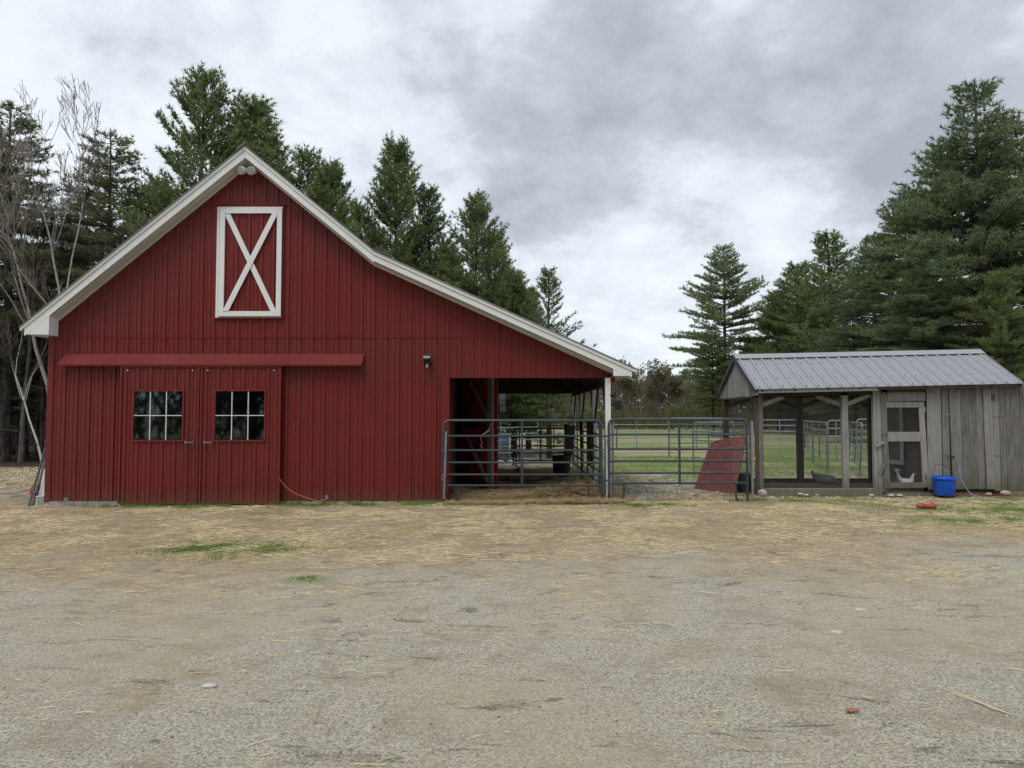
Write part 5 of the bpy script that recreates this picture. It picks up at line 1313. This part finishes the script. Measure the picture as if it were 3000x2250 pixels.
# ------------------------------------------------------------------ ground litter
def scatter(name, n, box, dens, ln, wd, matn, ang=(0, .5), lift=.012, tilt=.08, label=None, curve=False):
    xs = rng.uniform(box[0], box[1], n*3); ys = box[2]+(box[3]-box[2])*rng.random(n*3)**box[4]
    pts = []
    for x, y in zip(xs, ys):
        if dens(x, y) > random.random(): pts.append((x, y))
        if len(pts) >= n: break
    N = len(pts); p = np.array([(x, y, gz(x, y)) for x, y in pts])
    a = rng.normal(ang[0], ang[1], N); a += np.where(rng.random(N) < .25, rng.uniform(-1.5, 1.5, N), 0)
    d = np.stack([np.cos(a), np.sin(a), rng.normal(0, tilt, N)], 1); l = (ln[0]+(ln[1]-ln[0])*rng.random(N)**2)[:,None]
    w_ = wd*rng.uniform(.6, 1.3, (N, 1)); s = np.stack([-np.sin(a), np.cos(a), np.zeros(N)], 1); up = np.array([[0,0,1.0]])
    p[:,2] += lift*rng.random(N)+.003; bend = rng.normal(0, .12, (N, 1))*l
    A = p-d*l/2; B = p+s*bend*.6+up*.004; C = p+d*l/2
    V = np.stack([A-s*w_-up*w_, A+s*w_+up*w_*.8, B-s*w_-up*w_, B+s*w_+up*w_*.8, C-s*w_*.6-up*w_, C+s*w_*.6+up*w_*.5], 1).reshape(-1, 3)
    b = np.arange(N)[:,None]*6
    T = np.concatenate([b+np.array([[0,1,3,2]]), b+np.array([[2,3,5,4]])], 0)
    return tag(npmesh(name, V, T, matn), label, kind='stuff')
def nz(x, y, s, o=0): return mnoise.fractal(Vector((x*s, y*s, o)), 1, 2, 3)
def d_straw(x, y):
    if y > 13.0 and x < OPX and x > XL-.3: return 0
    if y > 13.3: return 0
    b = y-.09*x+nz(x, y, .5, 2)*2.2; v = sstep(6.2, 9.2, b)*(.55+.8*max(0, .35+nz(x, y, 1.2, 7)))
    v *= sstep(-.25, .35, nz(x, y, .9, 17)+.5*nz(x, y, 3, 5)); return max(v*(.35+.65*sstep(5, 7.5, y)), (.010+.20*max(0, nz(x, y, .7, 4)))*(.5+.5*sstep(4, 7, y)))
scatter('straw_litter', 52000, (-10.5, 11.5, 3.0, 13.4, 1.0), d_straw, (.02, .17), .0014, STRAW, (.10, .38), .012, label='dry straw strewn over the yard')
scatter('gravel_straw', 4500, (-5, 5.5, 2.6, 7.5, 1), lambda x, y: .3+.6*max(0, nz(x, y, .8, 4)), (.012, .09), .0008, STRAW, (.2, .8), .006, label='loose straws lying on the gravel')
def d_hay(x, y): return .95 if OPX < x < POSTX else 0
gz_o = gz
def hayz(x, y):
    return gz_o(x, y)+.10*sstep(12.7, 13.8, y)*(.6+.6*nz(x, y, 1.1, 3))+.10*math.exp(-((x-1.1)**2/.5+(y-13.2)**2/.25))
hx = np.arange(OPX-.0, POSTX+.35, .06); hy = np.arange(12.78, 20.6, .09)
V = np.array([(x, y, hayz(x, y)-.05*(1-sstep(12.78, 13.15, y))) for y in hy for x in hx]); nx = len(hx)
ii, jj = np.meshgrid(np.arange(len(hy)-1), np.arange(nx-1), indexing='ij'); b0 = (ii*nx+jj).ravel()
def b_(N):
    g = N.coord('G'); f1 = N.noise(N.coord('G', (9, 40, 30)), 1.6, 6, .7, .8); f2 = N.noise(g, 3, 5, .6)
    k = N.mix(N.rng(f1, .35, .65), (.10,.068,.035), (.27,.19,.10)); k = N.mix(N.rng(f2, .45, .65, 0, .5), k, (.11,.08,.05)); N.out(k, .95, 0, .1); N.bump(f1, .9, .03)
HAYB = mat('hay_bed', b_)
tag(npmesh('hay_bed', V, np.stack([b0, b0+1, b0+nx+1, b0+nx], 1), HAYB), 'bed of old hay covering the floor of the lean-to', kind='stuff')
gz = hayz
scatter('hay_strands', 15000, (OPX, POSTX+.3, 12.6, 19, 1.6), lambda x, y: 1, (.06, .28), .0022, HAY, (.1, .8), .05, .25, label='loose strands of old hay on the lean-to floor')
scatter('hay_heap', 3500, (.45, 1.75, 12.85, 13.55, 1), lambda x, y: math.exp(-((x-1.1)**2/.25+(y-13.2)**2/.1)), (.08, .3), .0022, HAY, (0, 1.2), .14, .5, label='heap of loose hay behind the right end of the lean-to gate')
gz = gz_o
# grass blades
def grassb(name, n, dens, box, h, label, m_=GRASS):
    pts = []
    while len(pts) < n:
        for _ in range(2000):
            x = random.uniform(box[0], box[1]); y = random.uniform(box[2], box[3])
            if dens(x, y) > random.random(): pts.append((x, y, gz(x, y)-.004))
    p = np.array(pts[:n]); V, T = blades(p, np.tile([[0,0,1.0]], (len(p), 1)), 2, h, .006, .55, .25)
    tag(npmesh(name, V, T, m_), label, kind='stuff')
def spots(L): return lambda x, y: sum(math.exp(-(((x-a)/c)**2+((y-b)/d)**2)*1.3)*max(0, .45+1.8*nz(x, y, 2.6, 9)) for a, b, c, d in L)
grassb('grass_patch', 5000, spots(((-3.45, 8.7, .8, .45), (-2.0, 7.0, .12, .1))), (-4.8, -1.6, 6.6, 9.6), .03, 'small green grass patch in the straw before the sliding doors')
grassb('grass_fringe', 9000, spots(((-1.8, 12.9, 2.6, .14), (-6, 12.75, 1.2, .12), (-1.0, 12.75, .6, .25), (2.4, 12.2, .5, .25))), (-8, 3.2, 12.2, 13.02), .055, 'grass fringe along the foot of the barn wall')
grassb('coop_grass', 13000, spots(((8.4, 11.9, 2.2, .8), (5.4, 13.1, 1.6, .35), (7, 10.6, 1.2, .3), (9.4, 13.2, 1.2, .3))), (3.5, 11.5, 9.9, 13.75), .035, 'thin grass in front of the chicken coop')
grassb('paddock_grass', 26000, lambda x, y: max(0, .25+nz(x, y, .5, 12)+.04*(y-16)), (1.9, 16, 14.2, 27), .07, 'patchy grass of the paddock behind the gates')
grassb('weeds', 3000, spots(((-3.0, 13, 5, .06), (7, 13.7, 3, .08))), (-8, 10, 12.8, 13.8), .09, 'dry weeds along the building feet', HAY)
# pebbles
def pebbles(name, n, box, dens, r0, r1, label, mm=PEB):
    pts = []
    while len(pts) < n:
        for _ in range(3000):
            x = random.uniform(box[0], box[1]); y = box[2]+(box[3]-box[2])*random.random()**box[4]
            if abs(x) < y*.76+.3 and dens(x, y) > random.random(): pts.append((x, y, gz(x, y)))
    c = np.array(pts[:n]); N = len(c); r_ = (r0+(r1-r0)*rng.random(N)**3)[:,None]
    oc = np.array([(1,0,0),(0,1,0),(-1,0,0),(0,-1,0),(0,0,.6),(0,0,-.6)], float)
    a = rng.uniform(0, 6.28, N); ca, sa = np.cos(a)[:,None], np.sin(a)[:,None]; sx = rng.uniform(.7, 1.3, (N, 6))
    X = (oc[:,0]*ca-oc[:,1]*sa*.75)*r_*sx; Y = (oc[:,0]*sa+oc[:,1]*ca*.75)*r_*sx; Z = oc[:,2]*r_*sx
    V = np.stack([X+c[:,:1], Y+c[:,1:2], Z+c[:,2:]], 2).reshape(-1, 3); b = np.arange(N)[:,None]*6
    fs = [(0,1,4),(1,2,4),(2,3,4),(3,0,4),(1,0,5),(2,1,5),(3,2,5),(0,3,5)]
    T = np.concatenate([b+np.array([q]) for q in fs], 0); tag(npmesh(name, V, T, mm), label, kind='stuff')
pebbles('gravel', 46000, (-7.5, 7.5, 2.9, 9.5, 1.2), lambda x, y: 1-.9*sstep(6.2, 9, y-.09*x+nz(x, y, .5, 2)*2),      .0018, .0085, 'loose grey gravel of the yard')
pebbles('paddock_stones', 5000, (1.9, 9, 13.3, 19, 1.3), lambda x, y: .5+.5*nz(x, y, 1, 3), .008, .035, 'loose stones and clods in the paddock')
pebbles('clods', 900, (-7.5, 8, 3, 12, 1), lambda x, y: max(0, nz(x*.5, y*1.6, 1.1, 21)-.15)*2.2, .004, .016, 'dark crumbs of earth and manure on the yard', LITTER)
pebbles('mulch', 4000, (-17, -8.8, 16, 22.5, 1), lambda x, y: 1, .02, .05, 'wood chip mulch left of the barn', STRAW)

# tell look-alikes apart by their order from the left
ORD = 'first second third fourth fifth sixth seventh eighth ninth tenth eleventh twelfth thirteenth fourteenth fifteenth sixteenth seventeenth eighteenth'.split()
same = {}
for o in bpy.data.objects:
    if o.parent is None and 'label' in o and 'category' in o: same.setdefault(o['label'], []).append(o)
def sx_(o):
    p = o.location if o.location.length > 0 else Vector(o.data.vertices[0].co); return p.x/max(.1, abs(p.y))*(1 if p.y > 0 else -1)
for lb, L in same.items():
    if 1 < len(L) <= 18:
        for i, o in enumerate(sorted(L, key=sx_)): o['label'] = ORD[i]+' from the left: '+lb
